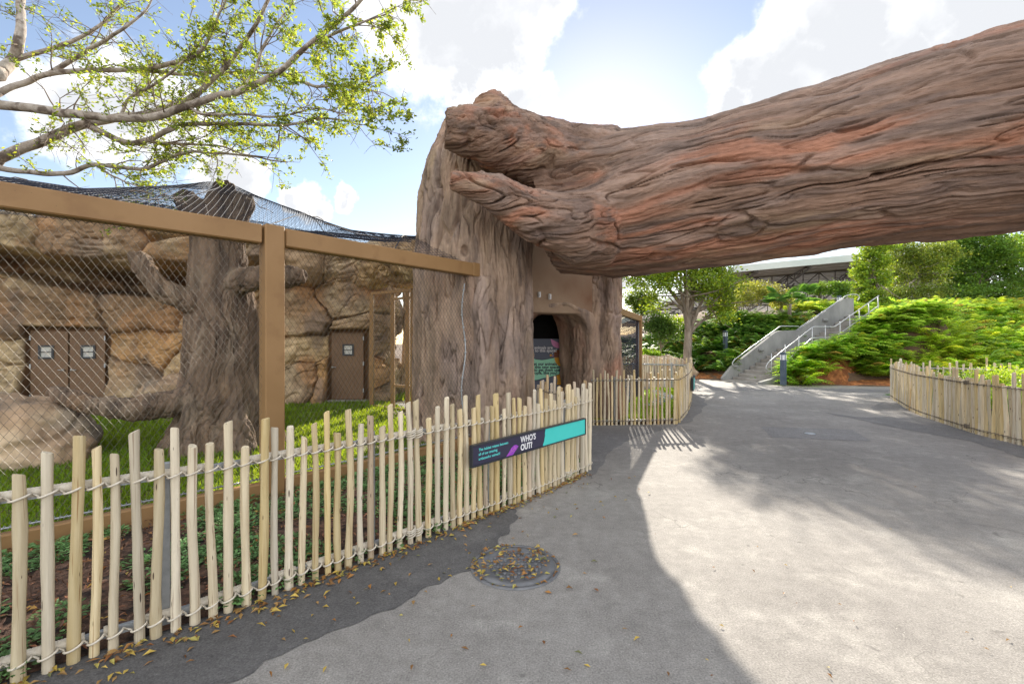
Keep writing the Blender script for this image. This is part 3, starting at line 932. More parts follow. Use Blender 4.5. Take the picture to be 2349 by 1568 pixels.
# ------------------------------------------------------------------ hollow tree gateway
def stump_colour(co, no, uvw, seed=0.0, red=.4, grey=.5):
    u, v, w = uvw
    q = np.c_[u * .6, v * 1.8, w * 1.8] + seed
    c = np.tile(np.array([.225, .168, .130]), (len(co), 1))
    c = mixc(c, [.29, .17, .125], sstep(.0, .6, fbm(q * .7 + 3, 4)) * red)
    c = mixc(c, [.36, .275, .18], sstep(.0, .6, fbm(q * .55 + 43, 4)) * grey)
    c = mixc(c, [.20, .16, .145], sstep(.0, .5, fbm(q * .9 + 13, 4)) * .7)
    c = mixc(c, [.125, .095, .082], sstep(.15, .7, fbm(np.c_[u * 1.0, v * 5, w * 5] + seed + 23, 4)) * .7)
    return c * (1 + .12 * perlin(co * 14)[:, None])


def build_gateway():
    root = empty('hollow_tree_gateway', (.4, 9.2, 0), 'hollow brown tree stump gateway with arched doorway under the log', 'stump')
    # front trunk
    mb = MB()
    n = 60
    zs = np.linspace(-.1, 5.6, 36)
    a = np.linspace(0, 2 * np.pi, n, endpoint=False)
    V = []
    for z in zs:
        cx = np.interp(z, [0, 3, 4.2, 5.6], [-.72, -.72, -.66, -.52])
        r = np.interp(z, [0, .5, 1.5, 3.2, 4.2, 5.0, 5.6], [1.10, 1.05, 1.03, 1.04, 1.0, .90, .72])
        lob = 1 + .05 * np.cos(3 * a + .5) + .035 * np.cos(5 * a + 1.7)
        V.append(np.c_[cx + r * lob * np.cos(a), 8.28 + r * .98 * lob * np.sin(a), np.full(n, z)])
    V = np.vstack(V)
    i = np.arange(len(zs) - 1)[:, None] * n; j = np.arange(n)[None, :]
    Q = np.stack([i + j, i + (j + 1) % n, i + n + (j + 1) % n, i + n + j], -1).reshape(-1, 4)
    V = np.vstack([V, [-.72, 8.28, -.1], [-.52, 8.28, 5.62]])
    k = len(zs) * n
    T = [[k, (jj + 1) % n, jj] for jj in range(n)] + [[k + 1, (len(zs) - 1) * n + jj, (len(zs) - 1) * n + (jj + 1) % n] for jj in range(n)]
    mb.add(V, Q, T)
    # the lip where the mesh is laced to the trunk
    mb.tube([(-.40, 7.36, -.05), (-.42, 7.33, 1.2), (-.42, 7.31, 2.2), (-.40, 7.36, 2.72)], [.25, .22, .20, .14], 14)
    mb.tube([(-.1, 7.45, -.05), (-.05, 7.50, .8), (0, 7.70, 2.4)], [.36, .28, .10], 14)
    mb.tube([(-1.45, 7.75, -.05), (-1.4, 7.85, 1.0), (-1.3, 8.0, 2.8)], [.34, .26, .1], 14)
    mb.tube([(.12, 8.0, -.05), (.08, 8.0, 1.4), (0, 8.1, 3.2)], [.32, .25, .1], 14)
    co, no, q = fuse(mb, .0145, 16)
    for c, r, dep in (((-1.28, 7.45, 4.55), .06, .12), ((-1.30, 7.45, 4.35), .075, .14), ((-1.36, 7.48, 4.15), .05, .1), ((-1.12, 7.35, 3.0), .06, .12),
                      ((-.75, 7.25, 3.15), .06, .1), ((-1.45, 7.6, 3.3), .07, .12), ((-.62, 7.1, 1.0), .09, .08)):
        dist = np.linalg.norm((co - np.array(c)) * np.array([1, .8, .75]), axis=1)
        co = co - no * (dep * np.exp(-(dist / r) ** 4))[:, None]
    co2, uvw = bark_skin(co, no, (0, 0, 1), lump=.05, amp=.046, freq=3.2, along=.15, twist=.14, seed=4.0, crack=.09, octs=5, gain=.68)
    # knot with rings
    kc = np.array([-.12, 7.25, 2.55]); dk = np.linalg.norm((co - kc) * np.array([1, .6, .8]), axis=1)
    co2 = co2 + no * (.03 * np.exp(-(dk / .13) ** 2) * np.cos(dk * 85))[:, None]
    skin_object('front_trunk', co2, q, stump_colour(co, no, uvw, 4.0, .3, .6), M['stump'], root)
    # right column
    mb = MB()
    mb.tube([(1.95, 10.05, -.1), (1.90, 10.1, .8), (1.86, 10.15, 2.0), (1.84, 10.2, 3.2), (1.7, 10.2, 4.4)], [.66, .59, .56, .60, .55], 30)
    mb.tube([(1.95, 10.1, 3.1), (2.15, 10.05, 3.6), (2.45, 10.0, 4.2), (2.6, 10.0, 4.7)], [.38, .46, .58, .55], 20)
    mb.tube([(2.18, 9.72, -.1), (2.10, 9.75, 1.0), (2.05, 9.8, 2.4), (2.05, 9.85, 3.2)], [.30, .24, .22, .25], 14)
    mb.tube([(1.68, 9.62, -.1), (1.66, 9.68, 1.2), (1.72, 9.75, 3.0)], [.22, .17, .2], 14)
    co, no, q = fuse(mb, .016, 12)
    co2, uvw = bark_skin(co, no, (0, 0, 1), lump=.05, amp=.085, freq=3.4, along=.24, twist=.18, seed=8.0, crack=.05, octs=4, modul=.2)
    skin_object('side_column', co2, q, stump_colour(co, no, uvw, 8.0, .9, .2), M['stump'], root)
    # broken top that rises behind the log
    mb = MB()
    mb.tube([(.75, 10.0, 2.9), (.78, 10.0, 4.6), (.80, 10.0, 5.8), (.72, 10.0, 6.45)], [.85, .80, .62, .30], 24)
    mb.tube([(.45, 9.9, 5.6), (.47, 9.9, 6.35)], [.3, .16], 12)
    co, no, q = fuse(mb, .035, 8)
    co2, uvw = bark_skin(co, no, (0, 0, 1), lump=.10, amp=.05, seed=14.0)
    skin_object('broken_top', co2, q, stump_colour(co, no, uvw, 14.0, .3, .9), M['stump'], root)
    # lintel wall above the arch
    mb = MB()
    mb.box((.88, 9.42, 3.15), (1.55, .5, 1.75), rz=.42, bev=.02)
    o = autosmooth(mb.build('lintel', M['plaster'], root))
    mb = MB()
    mb.box((1.40, 9.52, 3.15), (.10, .26, 1.55), rz=.42, bev=.02)
    autosmooth(mb.build('lintel_return', M['plaster'], root))
    for px, z, dd in ((1237, 2.63, 8.965), (1261, 2.60, 9.06)):
        p = at(px, 680, dd)
        mb = MB()
        mb.box((p[0], p[1] - .0, z), (.055, .05, .11), rz=.42, bev=.008)
        mb.box((p[0] + .01, p[1] - .03, z), (.025, .02, .07), rz=.42, bev=.004)
        fx = autosmooth(mb.build('wall_fixture', M['white'], root))
    # the arch: a thick moulded reveal lofted from the front rim to the back rim
    front = [(.10, 8.95, -.05), (.12, 8.95, 1.4), (.22, 9.0, 2.05), (.50, 9.02, 2.30), (.80, 9.15, 2.36), (1.15, 9.30, 2.34), (1.42, 9.42, 2.22), (1.58, 9.50, 1.95), (1.62, 9.52, 1.4), (1.63, 9.52, -.05)]
    back = [(.25, 10.5, -.05), (.28, 10.5, 1.5), (.35, 10.5, 1.95), (.55, 10.5, 2.28), (.74, 10.5, 2.42), (.88, 10.5, 2.40), (.98, 10.5, 2.2), (1.08, 10.5, 1.95), (1.10, 10.5, 1.5), (1.12, 10.5, -.05)]
    outer = [(-.25, 9.0, -.05), (-.25, 9.0, 1.5), (-.20, 9.05, 2.3), (.2, 9.10, 2.58), (.75, 9.22, 2.60), (1.2, 9.36, 2.56), (1.56, 9.52, 2.44), (1.84, 9.62, 2.1), (1.92, 9.66, 1.4), (1.95, 9.66, -.05)]
    Fp, Bp, Op = (polyline(p, .05) for p in (front, back, outer))
    m = 140
    def rs(P):
        s = np.r_[0, np.cumsum(np.linalg.norm(np.diff(P, axis=0), axis=1))]; t = np.linspace(0, s[-1], m)
        return np.stack([np.interp(t, s, P[:, k]) for k in range(3)], 1)
    Fp, Bp, Op = rs(Fp), rs(Bp), rs(Op)
    rows = []
    for t in np.linspace(0, 1, 10):
        rows.append(Op * (1 - t) + Fp * t + np.array([0, -.06 * math.sin(math.pi * t), 0]))
    for t in np.linspace(0, 1, 34)[1:]:
        rows.append(Fp * (1 - t) + Bp * t)
    V = np.vstack(rows)
    V = V + .045 * np.c_[fbm(V * 2.2, 3), fbm(V * 2.2 + 40, 3), fbm(V * 2.2 + 80, 3)]
    g = np.exp(-(perlin(np.c_[V[:, 0] * 6, V[:, 1] * 2, V[:, 2] * 1.2]) / .1) ** 2)
    V[:, 0] += .02 * g
    col = stump_colour(V, np.zeros_like(V), (V[:, 2], V[:, 0], V[:, 1]), 21.0, .7, .15)
    skin_object('arch', V, grid_faces(len(rows), m), col, M['stump'], root)
    # dark room behind the arch
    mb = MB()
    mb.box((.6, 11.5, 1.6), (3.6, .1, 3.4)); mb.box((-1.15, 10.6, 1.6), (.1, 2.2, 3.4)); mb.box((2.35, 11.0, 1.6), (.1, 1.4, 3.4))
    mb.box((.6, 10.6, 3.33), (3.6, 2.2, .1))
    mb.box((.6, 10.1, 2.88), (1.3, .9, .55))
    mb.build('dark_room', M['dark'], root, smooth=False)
    return root


GATE = build_gateway()


# ------------------------------------------------------------------ rockwork wall of the enclosure
def build_rock_wall():
    root = empty('rock_wall', (-8, 12.2, 0), 'tan sculpted rockwork wall behind the enclosure with brown doors', 'wall')
    path = polyline([(-21, 6.5), (-17, 9.2), (-14.2, 10.5), (-12, 11.25), (-10.0, 11.8), (-7.5, 12.3), (-5.2, 12.72), (-4.12, 12.82), (-3.78, 13.2), (-3.72, 14.3)], .026)
    s = np.r_[0, np.cumsum(np.linalg.norm(np.diff(path, axis=0), axis=1))]
    T = np.gradient(path, axis=0); T /= np.linalg.norm(T, axis=1, keepdims=True)
    Nn = np.c_[T[:, 1], -T[:, 0]]
    nv = 190
    v = np.linspace(-.1, 1, nv)
    nu = len(path)
    top = 4.45 + .16 * perlin(np.c_[s * .45, s * 0 + 3.3, s * 0]) + np.interp(path[:, 0], [-18, -11, -7, -4], [.12, .12, -.02, -.06])
    zz = v[None, :] * top[:, None]
    U = np.repeat(s[:, None], nv, 1)
    uu, zf = U.ravel(), zz.ravel()
    r = np.random.default_rng(21)
    gx, gz = np.meshgrid(np.arange(-1, s[-1] + 2, 1.9), np.arange(-.6, 6, 1.15), indexing='ij')
    seeds = np.c_[gx.ravel(), gz.ravel()] + r.uniform(-.5, .5, (gx.size, 2))
    wu = uu + .30 * fbm(np.c_[uu * .8, zf * .8, uu * 0 + 1], 3)
    wz = zf + .24 * fbm(np.c_[uu * .8, zf * .8, uu * 0 + 9], 3)
    F1 = np.full(len(uu), 9.0); F2 = F1.copy(); idx = np.zeros(len(uu), int)
    for k, (a, b) in enumerate(seeds):
        d = np.hypot((wu - a) * .82, (wz - b) * 1.15)
        near = d < F1
        F2 = np.where(near, F1, np.minimum(F2, d)); idx = np.where(near, k, idx); F1 = np.where(near, d, F1)
    e = F2 - F1
    off = r.uniform(-.10, .16, len(seeds)); tx = r.uniform(-.16, .16, len(seeds)); tz = r.uniform(-.22, .10, len(seeds))
    px = np.interp(uu, s, path[:, 0])
    bul = .55 * sstep(0, .07, e) + .45 * sstep(0, .5, e)
    crk = np.exp(-(e / .022) ** 2)
    D = .17 * bul - .10 * crk + off[idx] * sstep(0, .05, e) + (tx[idx] * (wu - seeds[idx, 0]) + tz[idx] * (wz - seeds[idx, 1])) * sstep(0, .2, e)
    D += .07 * fbm(np.c_[uu * 1.6, zf * 2.4, uu * 0], 5) + .03 * fbm(np.c_[uu * 1.2, zf * 7, uu * 0 + 4], 4)
    for k in range(4):      # secondary fractures and bedding seams
        qx, qz = ((.9, 2.6), (1.8, 1.1), (1.4, 5.0), (2.6, 2.2))[k]
        st = np.abs(perlin(np.c_[wu * qx, wz * qz, uu * 0 + 14 + 9 * k])); mk = sstep(0, .3, perlin(np.c_[uu * .7, zf * .7, uu * 0 + 50 + 5 * k]))
        D -= .07 * np.exp(-(st / .028) ** 2) * mk
    fac = perlin(np.c_[wu * 1.1, wz * 1.5, uu * 0 + 70]); D += .09 * (np.round(fac * 4) / 4 * .7 + fac * .3)
    # overhanging ledge with a deep slot under it on the left
    ledge_z = np.interp(px, [-16, -12.6, -11.5, -10.5, -9.0, -7.5, -6.3], [3.55, 3.95, 3.62, 3.45, 3.45, 3.55, 3.75]) + .08 * perlin(np.c_[uu * 1.3, uu * 0, uu * 0 + 5])
    lam = sstep(-5.6, -7.2, px)
    D += lam * ((.75 + .35 * sstep(-7.6, -8.8, px)) * sstep(ledge_z - .05, ledge_z + .22, zf) - 1.7 * np.exp(-((zf - ledge_z + .22) / .25) ** 4) * sstep(-7.6, -8.8, px))
    D += .30 * sstep(3.2, 3.7, zf) * (1 - lam) * sstep(-3.6, -4.2, px)
    # footing swells outward
    D += .25 * sstep(.9, 0, zf)
    # door recesses
    doors = [(-11.93, -10.38, 2.02), (-5.08, -4.10, 2.0)]
    edge = np.full(len(uu), 9.0)
    for (x0, x1, zt) in doors:
        s0, s1 = np.interp(x0, path[:, 0], s), np.interp(x1, path[:, 0], s)
        ed = np.maximum(np.maximum(s0 - uu, uu - s1), np.maximum(zf - zt, 0))
        edge = np.minimum(edge, ed)
    m = sstep(.0, .10, edge)
    D = D * m + (-.02) * (1 - m)
    col = np.array([[.36, .25, .14], [.42, .31, .18], [.27, .185, .115], [.39, .24, .115], [.43, .34, .215], [.29, .21, .135], [.33, .21, .115]])
    ci = r.integers(0, len(col), len(seeds))
    C = col[ci[idx]]
    q = np.c_[uu, zf, uu * 0]
    C = mixc(C, [.44, .355, .24], sstep(.05, .55, fbm(q * .9 + 7, 4)) * .65)
    C = mixc(C, [.37, .21, .105], sstep(.1, .6, fbm(q * 1.1 + 27, 4)) * .7)
    C = mixc(C, [.175, .135, .11], sstep(.1, .6, fbm(np.c_[uu * 1.3, zf * .7, uu * 0 + 47], 4)) * .7)
    C = C * (1 + .15 * fbm(q * 6, 3)[:, None])
    dl = m < .5
    C[dl] = np.array([.125, .072, .04])
    P = np.c_[np.repeat(path[:, 0], nv) + np.repeat(Nn[:, 0], nv) * D, np.repeat(path[:, 1], nv) + np.repeat(Nn[:, 1], nv) * D, zf]
    P = P.reshape(nu, nv, 3); C = C.reshape(nu, nv, 3)
    # rolled-over top and back
    extra = []; ec = []
    for k, (bk, dz) in enumerate(((0, .05), (0, .10), (0, .08), (0, 0), (0, -4.7))):
        E = P[:, -1, :].copy()
        E[:, :2] = E[:, :2] * (1 - k / 4) + (path - Nn * 2.6) * (k / 4) if k < 4 else path - Nn * 2.6
        E[:, 2] += dz
        extra.append(E[:, None, :]); ec.append(C[:, -1:, :])
    P = np.concatenate([P] + extra, 1); C = np.concatenate([C] + ec, 1)
    skin_object('rock_face', P.reshape(-1, 3), grid_faces(nu, nv + 5), C.reshape(-1, 3), M['rock'], root)

    # the rock carries on over the mesh gate to the stump
    mb = MB()
    mb.tube([(-4.25, 13.0, 3.72), (-3.6, 12.5, 3.80), (-2.9, 11.7, 3.72), (-2.2, 10.8, 3.62), (-1.75, 10.1, 3.6)], [.55, .62, .60, .58, .5], 24)
    co, no, q = fuse(mb, .03, 6)
    d = .14 * fbm(co * 1.3 + 4, 4) + .04 * fbm(co * np.array([2.5, 2.5, 7]) + 9, 4)
    for k in range(2):
        stt = np.abs(perlin(co * np.array([1.2, 1.2, 2.0]) + 30 + 11 * k)); d -= .07 * np.exp(-(stt / .03) ** 2)
    cl = np.tile(np.array([.38, .27, .155]), (len(co), 1))
    cl = mixc(cl, [.43, .34, .215], sstep(0, .5, fbm(co * 1.2 + 3, 4))); cl = mixc(cl, [.24, .165, .105], sstep(0, .5, fbm(co * 1.5 + 23, 4)) * .8)
    skin_object('rock_lintel', co + no * d[:, None], q, cl, M['rock'], root)

    def along(x, out):
        y = np.interp(x, path[:, 0], path[:, 1]); i = int(np.argmin(np.abs(path[:, 0] - x)))
        return np.array([x + Nn[i, 0] * out, y + Nn[i, 1] * out]), math.atan2(T[i, 1], T[i, 0])

    def leaf(x0, x1, zt, z0, win, knob, hinge):
        (p, rz) = along((x0 + x1) / 2, .05)
        w = math.hypot(x1 - x0, np.interp(x1, path[:, 0], path[:, 1]) - np.interp(x0, path[:, 0], path[:, 1]))
        mb = MB(); mb.box((p[0], p[1], (z0 + zt) / 2), (w - .02, .05, zt - z0), rz, bev=.006)
        d = autosmooth(mb.build('door', M['door'], root))
        t = np.array([math.cos(rz), math.sin(rz)]); nn = np.array([t[1], -t[0]])
        def loc(a, out, z): return (p[0] + t[0] * a + nn[0] * out, p[1] + t[1] * a + nn[1] * out, z)
        a, wz, ww, wh = win
        fr = MB()
        for (da, dz, sx, sz) in ((0, wh / 2 + .02, ww + .09, .045), (0, -wh / 2 - .02, ww + .09, .045), (-ww / 2 - .022, 0, .045, wh), (ww / 2 + .022, 0, .045, wh), (0, 0, ww, .018)):
            fr.box(loc(a + da, .032, wz + dz), (sx, .03, sz), rz)
        f = fr.build('window_frame', M['sign_frame'], d, smooth=False)
        g = MB(); g.box(loc(a, .022, wz), (ww, .012, wh), rz)
        gl = g.build('pane', GLASS, d, smooth=False)
        kn = MB(); kp = loc(knob, .03, 1.0)
        kn.tube([loc(knob, .02, 1.0), loc(knob, .075, 1.0)], .012, 8)
        kn.sphere(loc(knob, .085, 1.0), .028, 10)
        kn.tube([loc(knob, .085, 1.0), loc(knob + (.1 if hinge > 0 else -.1), .085, 1.0)], .010, 8)
        kn.build('handle', M['rail'], d)
        hg = MB()
        for z in (.35, 1.1, 1.8): hg.box(loc(hinge * (w / 2 - .01), .03, z), (.03, .025, .11), rz)
        hg.build('hinge', M['galv'], d, smooth=False)
    leaf(-11.90, -11.16, 1.97, .04, (-.06, 1.45, .22, .26), .30, -1)
    leaf(-11.15, -10.41, 1.97, .04, (.02, 1.45, .22, .26), -.30, 1)
    leaf(-5.04, -4.14, 1.95, .10, (.02, 1.48, .22, .24), -.40, 1)
    (p, rz) = along(-4.59, .10); mb = MB(); mb.box((p[0], p[1], .03), (1.15, .30, .12), rz, bev=.02)
    autosmooth(mb.build('door_sill', M['step'], root))
    (p, rz) = along(-11.15, .12); mb = MB(); mb.box((p[0], p[1], .01), (1.8, .34, .08), rz, bev=.02)
    autosmooth(mb.build('door_sill', M['step'], root))


m_, nt_, N_, L_, bs_, out_ = new_mat('window_glass')
bs_.inputs['Base Color'].default_value = (.42, .45, .46, 1); bs_.inputs['Roughness'].default_value = .15  # pale base colour stands in for the light seen in the panes
bs_.inputs['Specular IOR Level'].default_value = 1.0; bs_.inputs['Metallic'].default_value = .0
GLASS = m_
build_rock_wall()

# ================================================================== ENCLOSURE
def wire_panel(mb, P0, P1, z0, z1, cw=.060, ch=.047, r=.0025, top=None, bow=0.0):
    """woven wire mesh on a vertical plane between two plan points: zigzag strands that meet at twisted knots"""
    P0 = np.asarray(P0, float); P1 = np.asarray(P1, float)
    Lg = np.linalg.norm(P1 - P0); d = (P1 - P0) / Lg
    nn = np.array([d[1], -d[0]])
    nk = int(Lg / cw * 4)
    k = np.arange(nk + 1)
    u = k * cw / 4
    pat = np.array([-1, -.12, 1, .12])        # zigzag strands
    j = 0
    z = z0
    V = []; Q = []
    base = 0
    ang = np.array([0, 2 * np.pi / 3, 4 * np.pi / 3])
    while z < z1:
        ph = pat[(k + (0 if j % 2 == 0 else 2)) % 4]
        zz = z + ph * ch / 2 * .98
        uu = u + .004 * perlin(np.c_[u * 3, np.full(len(u), z * 3), np.zeros(len(u))])
        ok = zz < (z1 if top is None else top(uu))
        P = np.c_[P0[0] + d[0] * uu, P0[1] + d[1] * uu, zz]
        if bow:
            bb = bow * np.sin(np.clip(uu / Lg, 0, 1) * np.pi) * math.sin(math.pi * (z - z0) / (z1 - z0))
            P[:, 0] += nn[0] * bb; P[:, 1] += nn[1] * bb
        ring = np.zeros((len(P), 3, 3))
        for a in range(3):
            ring[:, a, :] = P
            ring[:, a, 0] += nn[0] * r * math.cos(ang[a]); ring[:, a, 1] += nn[1] * r * math.cos(ang[a]); ring[:, a, 2] += r * math.sin(ang[a])
        V.append(ring.reshape(-1, 3))
        i = np.nonzero(ok[:-1] & ok[1:])[0]
        for a in range(3):
            b = (a + 1) % 3
            Q.append(np.stack([base + i * 3 + a, base + i * 3 + b, base + (i + 1) * 3 + b, base + (i + 1) * 3 + a], 1))
        base += len(P) * 3
        j += 1; z += ch
    mb.add(np.vstack(V), np.vstack(Q))


def build_frame():
    root = empty('mesh_enclosure', (-2.62, 4.97, 0), 'bronze painted steel frame with wire mesh in front of the sculpted tree', 'enclosure')
    TZ = 2.95
    A, B, C = ENC
    dAB = (B - A) / np.linalg.norm(B - A); dBC = (C - B) / np.linalg.norm(C - B)
    rz = math.atan2(dBC[1] + dAB[1], dBC[0] + dAB[0])
    mb = MB(); mb.box((B[0], B[1], TZ / 2 - .02), (.20, .20, TZ + .06), rz, bev=.012)
    autosmooth(mb.build('post', M['steel'], root))
    mb = MB(); mb.box((A[0], A[1], TZ / 2 - .02), (.20, .20, TZ + .06), rz, bev=.012)
    autosmooth(mb.build('post', M['steel'], root))
    def bm(p, q, name):
        p = np.r_[p, TZ - .10]; q = np.r_[q, TZ - .10]
        d = (q - p) / np.linalg.norm(q - p)
        mid = (p + q) / 2; ln = np.linalg.norm(q - p)
        mb = MB(); mb.box(mid, (ln, .15, .20), math.atan2(d[1], d[0]), bev=.012)
        return autosmooth(mb.build(name, M['steel'], root))
    bm(A + dAB * .12, B - dAB * .115, 'beam'); bm(B + dBC * .115, C, 'beam')
    # weld plate on the free end
    mb = MB(); e = np.r_[C, TZ - .10]; mb.box(e + np.r_[dBC * .06, 0], (.14, .17, .215), math.atan2(dBC[1], dBC[0]), bev=.006)
    autosmooth(mb.build('end_cap', M['steel'], root))
    # kerb rail along the foot of the mesh
    for p, q in ((A, B - dAB * .10), (B + dBC * .10, C)):
        p3 = np.r_[p, .07]; q3 = np.r_[q, .07]; d = q3 - p3; ln = np.linalg.norm(d)
        mb = MB(); mb.box((p3 + q3) / 2, (ln, .10, .24), math.atan2(d[1], d[0]), bev=.012)
        autosmooth(mb.build('kerb_rail', M['steel'], root))
        mb = MB(); mb.tube([p3 + [0, 0, .16], (p3 + q3) / 2 + [0, 0, .158], q3 + [0, 0, .16]], .008, 6)
        mb.build('lacing_rod', M['galv'], root)
        # lacing: a fine spiral that ties the mesh to the rod
        n = int(ln / .035) * 4; t = np.arange(n + 1)
        sp = np.c_[p3[0] + d[0] * t / n, p3[1] + d[1] * t / n, np.full(n + 1, p3[2] + .16)]
        sp[:, 2] += .018 * np.sin(t * np.pi / 2); nn = np.array([d[1], -d[0]]) / ln
        sp[:, :2] += nn * (.018 * np.cos(t * np.pi / 2))[:, None]
        mb = MB(); mb.tube(sp, .0025, 3); mb.build('lacing', M['galv'], root)
    mb = MB()
    nrm = np.array([dAB[1], -dAB[0]]) * .0
    wire_panel(mb, A + dAB * .1, B - dAB * .1, .22, TZ - .2)
    wire_panel(mb, B + dBC * .1, C + dBC * .12, .22, TZ - .2)
    o = mb.build('wire_mesh', M['wire'], root, smooth=False); tag(o, kind='stuff')
    # ties along the beams and the post
    for p, q, z in ((A + dAB * .15, B - dAB * .12, TZ - .215), (B + dBC * .12, C, TZ - .215)):
        ln = np.linalg.norm(q - p); n = int(ln / .05) * 4; t = np.arange(n + 1)
        sp = np.c_[p[0] + (q - p)[0] * t / n, p[1] + (q - p)[1] * t / n, np.full(n + 1, z)]
        sp[:, 2] += .014 * np.sin(t * np.pi / 2); nn = np.array([(q - p)[1], -(q - p)[0]]) / ln
        sp[:, :2] += nn * (.014 * np.cos(t * np.pi / 2))[:, None]
        mb = MB(); mb.tube(sp, .003, 3); mb.build('lacing', M['wire'], root)
    # laced edge of the mesh on the trunk
    mb = MB()
    pts = []
    for z in np.linspace(.15, 2.62, 26):
        pts.append((-.76 + .03 * math.sin(z * 5), 7.14 - .03 * math.sin(z * 2.2), z))
    mb.tube(pts, .011, 6)
    for p in pts[::2]:
        mb.tube([(p[0] - .02, p[1] - .012, p[2] - .006), (p[0] + .02, p[1] - .012, p[2] + .006)], .009, 5)
    mb.build('lacing_cable', M['galv'], root)
    return root


build_frame()


# far frame beside the gateway
def build_far_frame():
    root = empty('mesh_enclosure', (3.77, 13.5, 0), 'small bronze steel frame with black mesh right of the gateway stump', 'enclosure')
    A = np.array([2.2, 9.85]); B = np.array([3.77, 13.5]); z = 2.48
    d = (B - A) / np.linalg.norm(B - A); rz = math.atan2(d[1], d[0])
    mb = MB(); mb.box((B[0], B[1], z / 2), (.17, .17, z), rz, bev=.01); autosmooth(mb.build('post', M['steel'], root))
    m = (A + B) / 2 - d * .04; mb = MB(); mb.box((m[0], m[1], z - .08), (np.linalg.norm(B - A) - .1, .12, .16), rz, bev=.01); autosmooth(mb.build('beam', M['steel'], root))
    mb = MB(); wire_panel(mb, A, B - d * .08, .05, z - .15, cw=.05, ch=.035, r=.003)
    tag(mb.build('black_mesh', M['net'], root, smooth=False), kind='stuff')
    mb = MB(); mb.tube([np.r_[B - d * .09, .1], np.r_[B - d * .09, 1.2], np.r_[B - d * .09, z - .2]], .009, 6); mb.build('lacing_cable', M['galv'], root)


build_far_frame()


# ------------------------------------------------------------------ overhead net
def seg_dist(P, line):
    best = np.full(len(P), 1e9); par = np.zeros(len(P)); acc = 0; tot = np.sum(np.linalg.norm(np.diff(line, axis=0), axis=1))
    for i in range(len(line) - 1):
        a, b = line[i], line[i + 1]; ab = b - a; L2 = ab @ ab; L1 = math.sqrt(L2)
        t = np.clip(((P - a) @ ab) / L2, 0, 1); d = np.linalg.norm(P - (a + t[:, None] * ab), axis=1)
        near = d < best; best = np.where(near, d, best); par = np.where(near, (acc + t * L1) / tot, par); acc += L1
    return best, par


NET_BACK = np.array([(-17, 9.3), (-13, 11.2), (-9, 12.0), (-4.2, 12.8), (-2.2, 10.4), (-1.55, 9.0)])
NET_POLY = np.vstack([ENC, NET_BACK[::-1]])


def net_z(P):
    f, s = seg_dist(P, ENC); g, sb = seg_dist(P, NET_BACK)
    t = f / (f + g + 1e-9)
    zb = np.interp(sb, [0, .6, .78, .9, 1], [4.62, 4.55, 4.4, 4.0, 3.8])
    z = 2.93 * (1 - t) + zb * t + .34 * np.sin(np.pi * t) ** .8 * np.clip((f + g) / 6.5, .15, 1) * np.interp(P[:, 0], [-6, -2, -1], [1, 1.1, .9])
    dist = np.hypot(P[:, 0] + 4.66, P[:, 1] - 7.3)
    top = 4.17 - .42 * np.maximum(dist - .30, 0) ** .9
    return z + np.maximum(top - z, 0) * sstep(0, 1.9, f)


def poly_in(P, poly):
    x, y = P[:, 0], P[:, 1]; c = np.zeros(len(P), bool); j = len(poly) - 1
    for i in range(len(poly)):
        xi, yi = poly[i]; xj, yj = poly[j]
        c ^= ((yi > y) != (yj > y)) & (x < (xj - xi) * (y - yi) / (yj - yi + 1e-12) + xi); j = i
    return c


def net_xyz(x, y):
    P = np.array([[x, y]], float)
    return np.r_[P[0], net_z(P)]


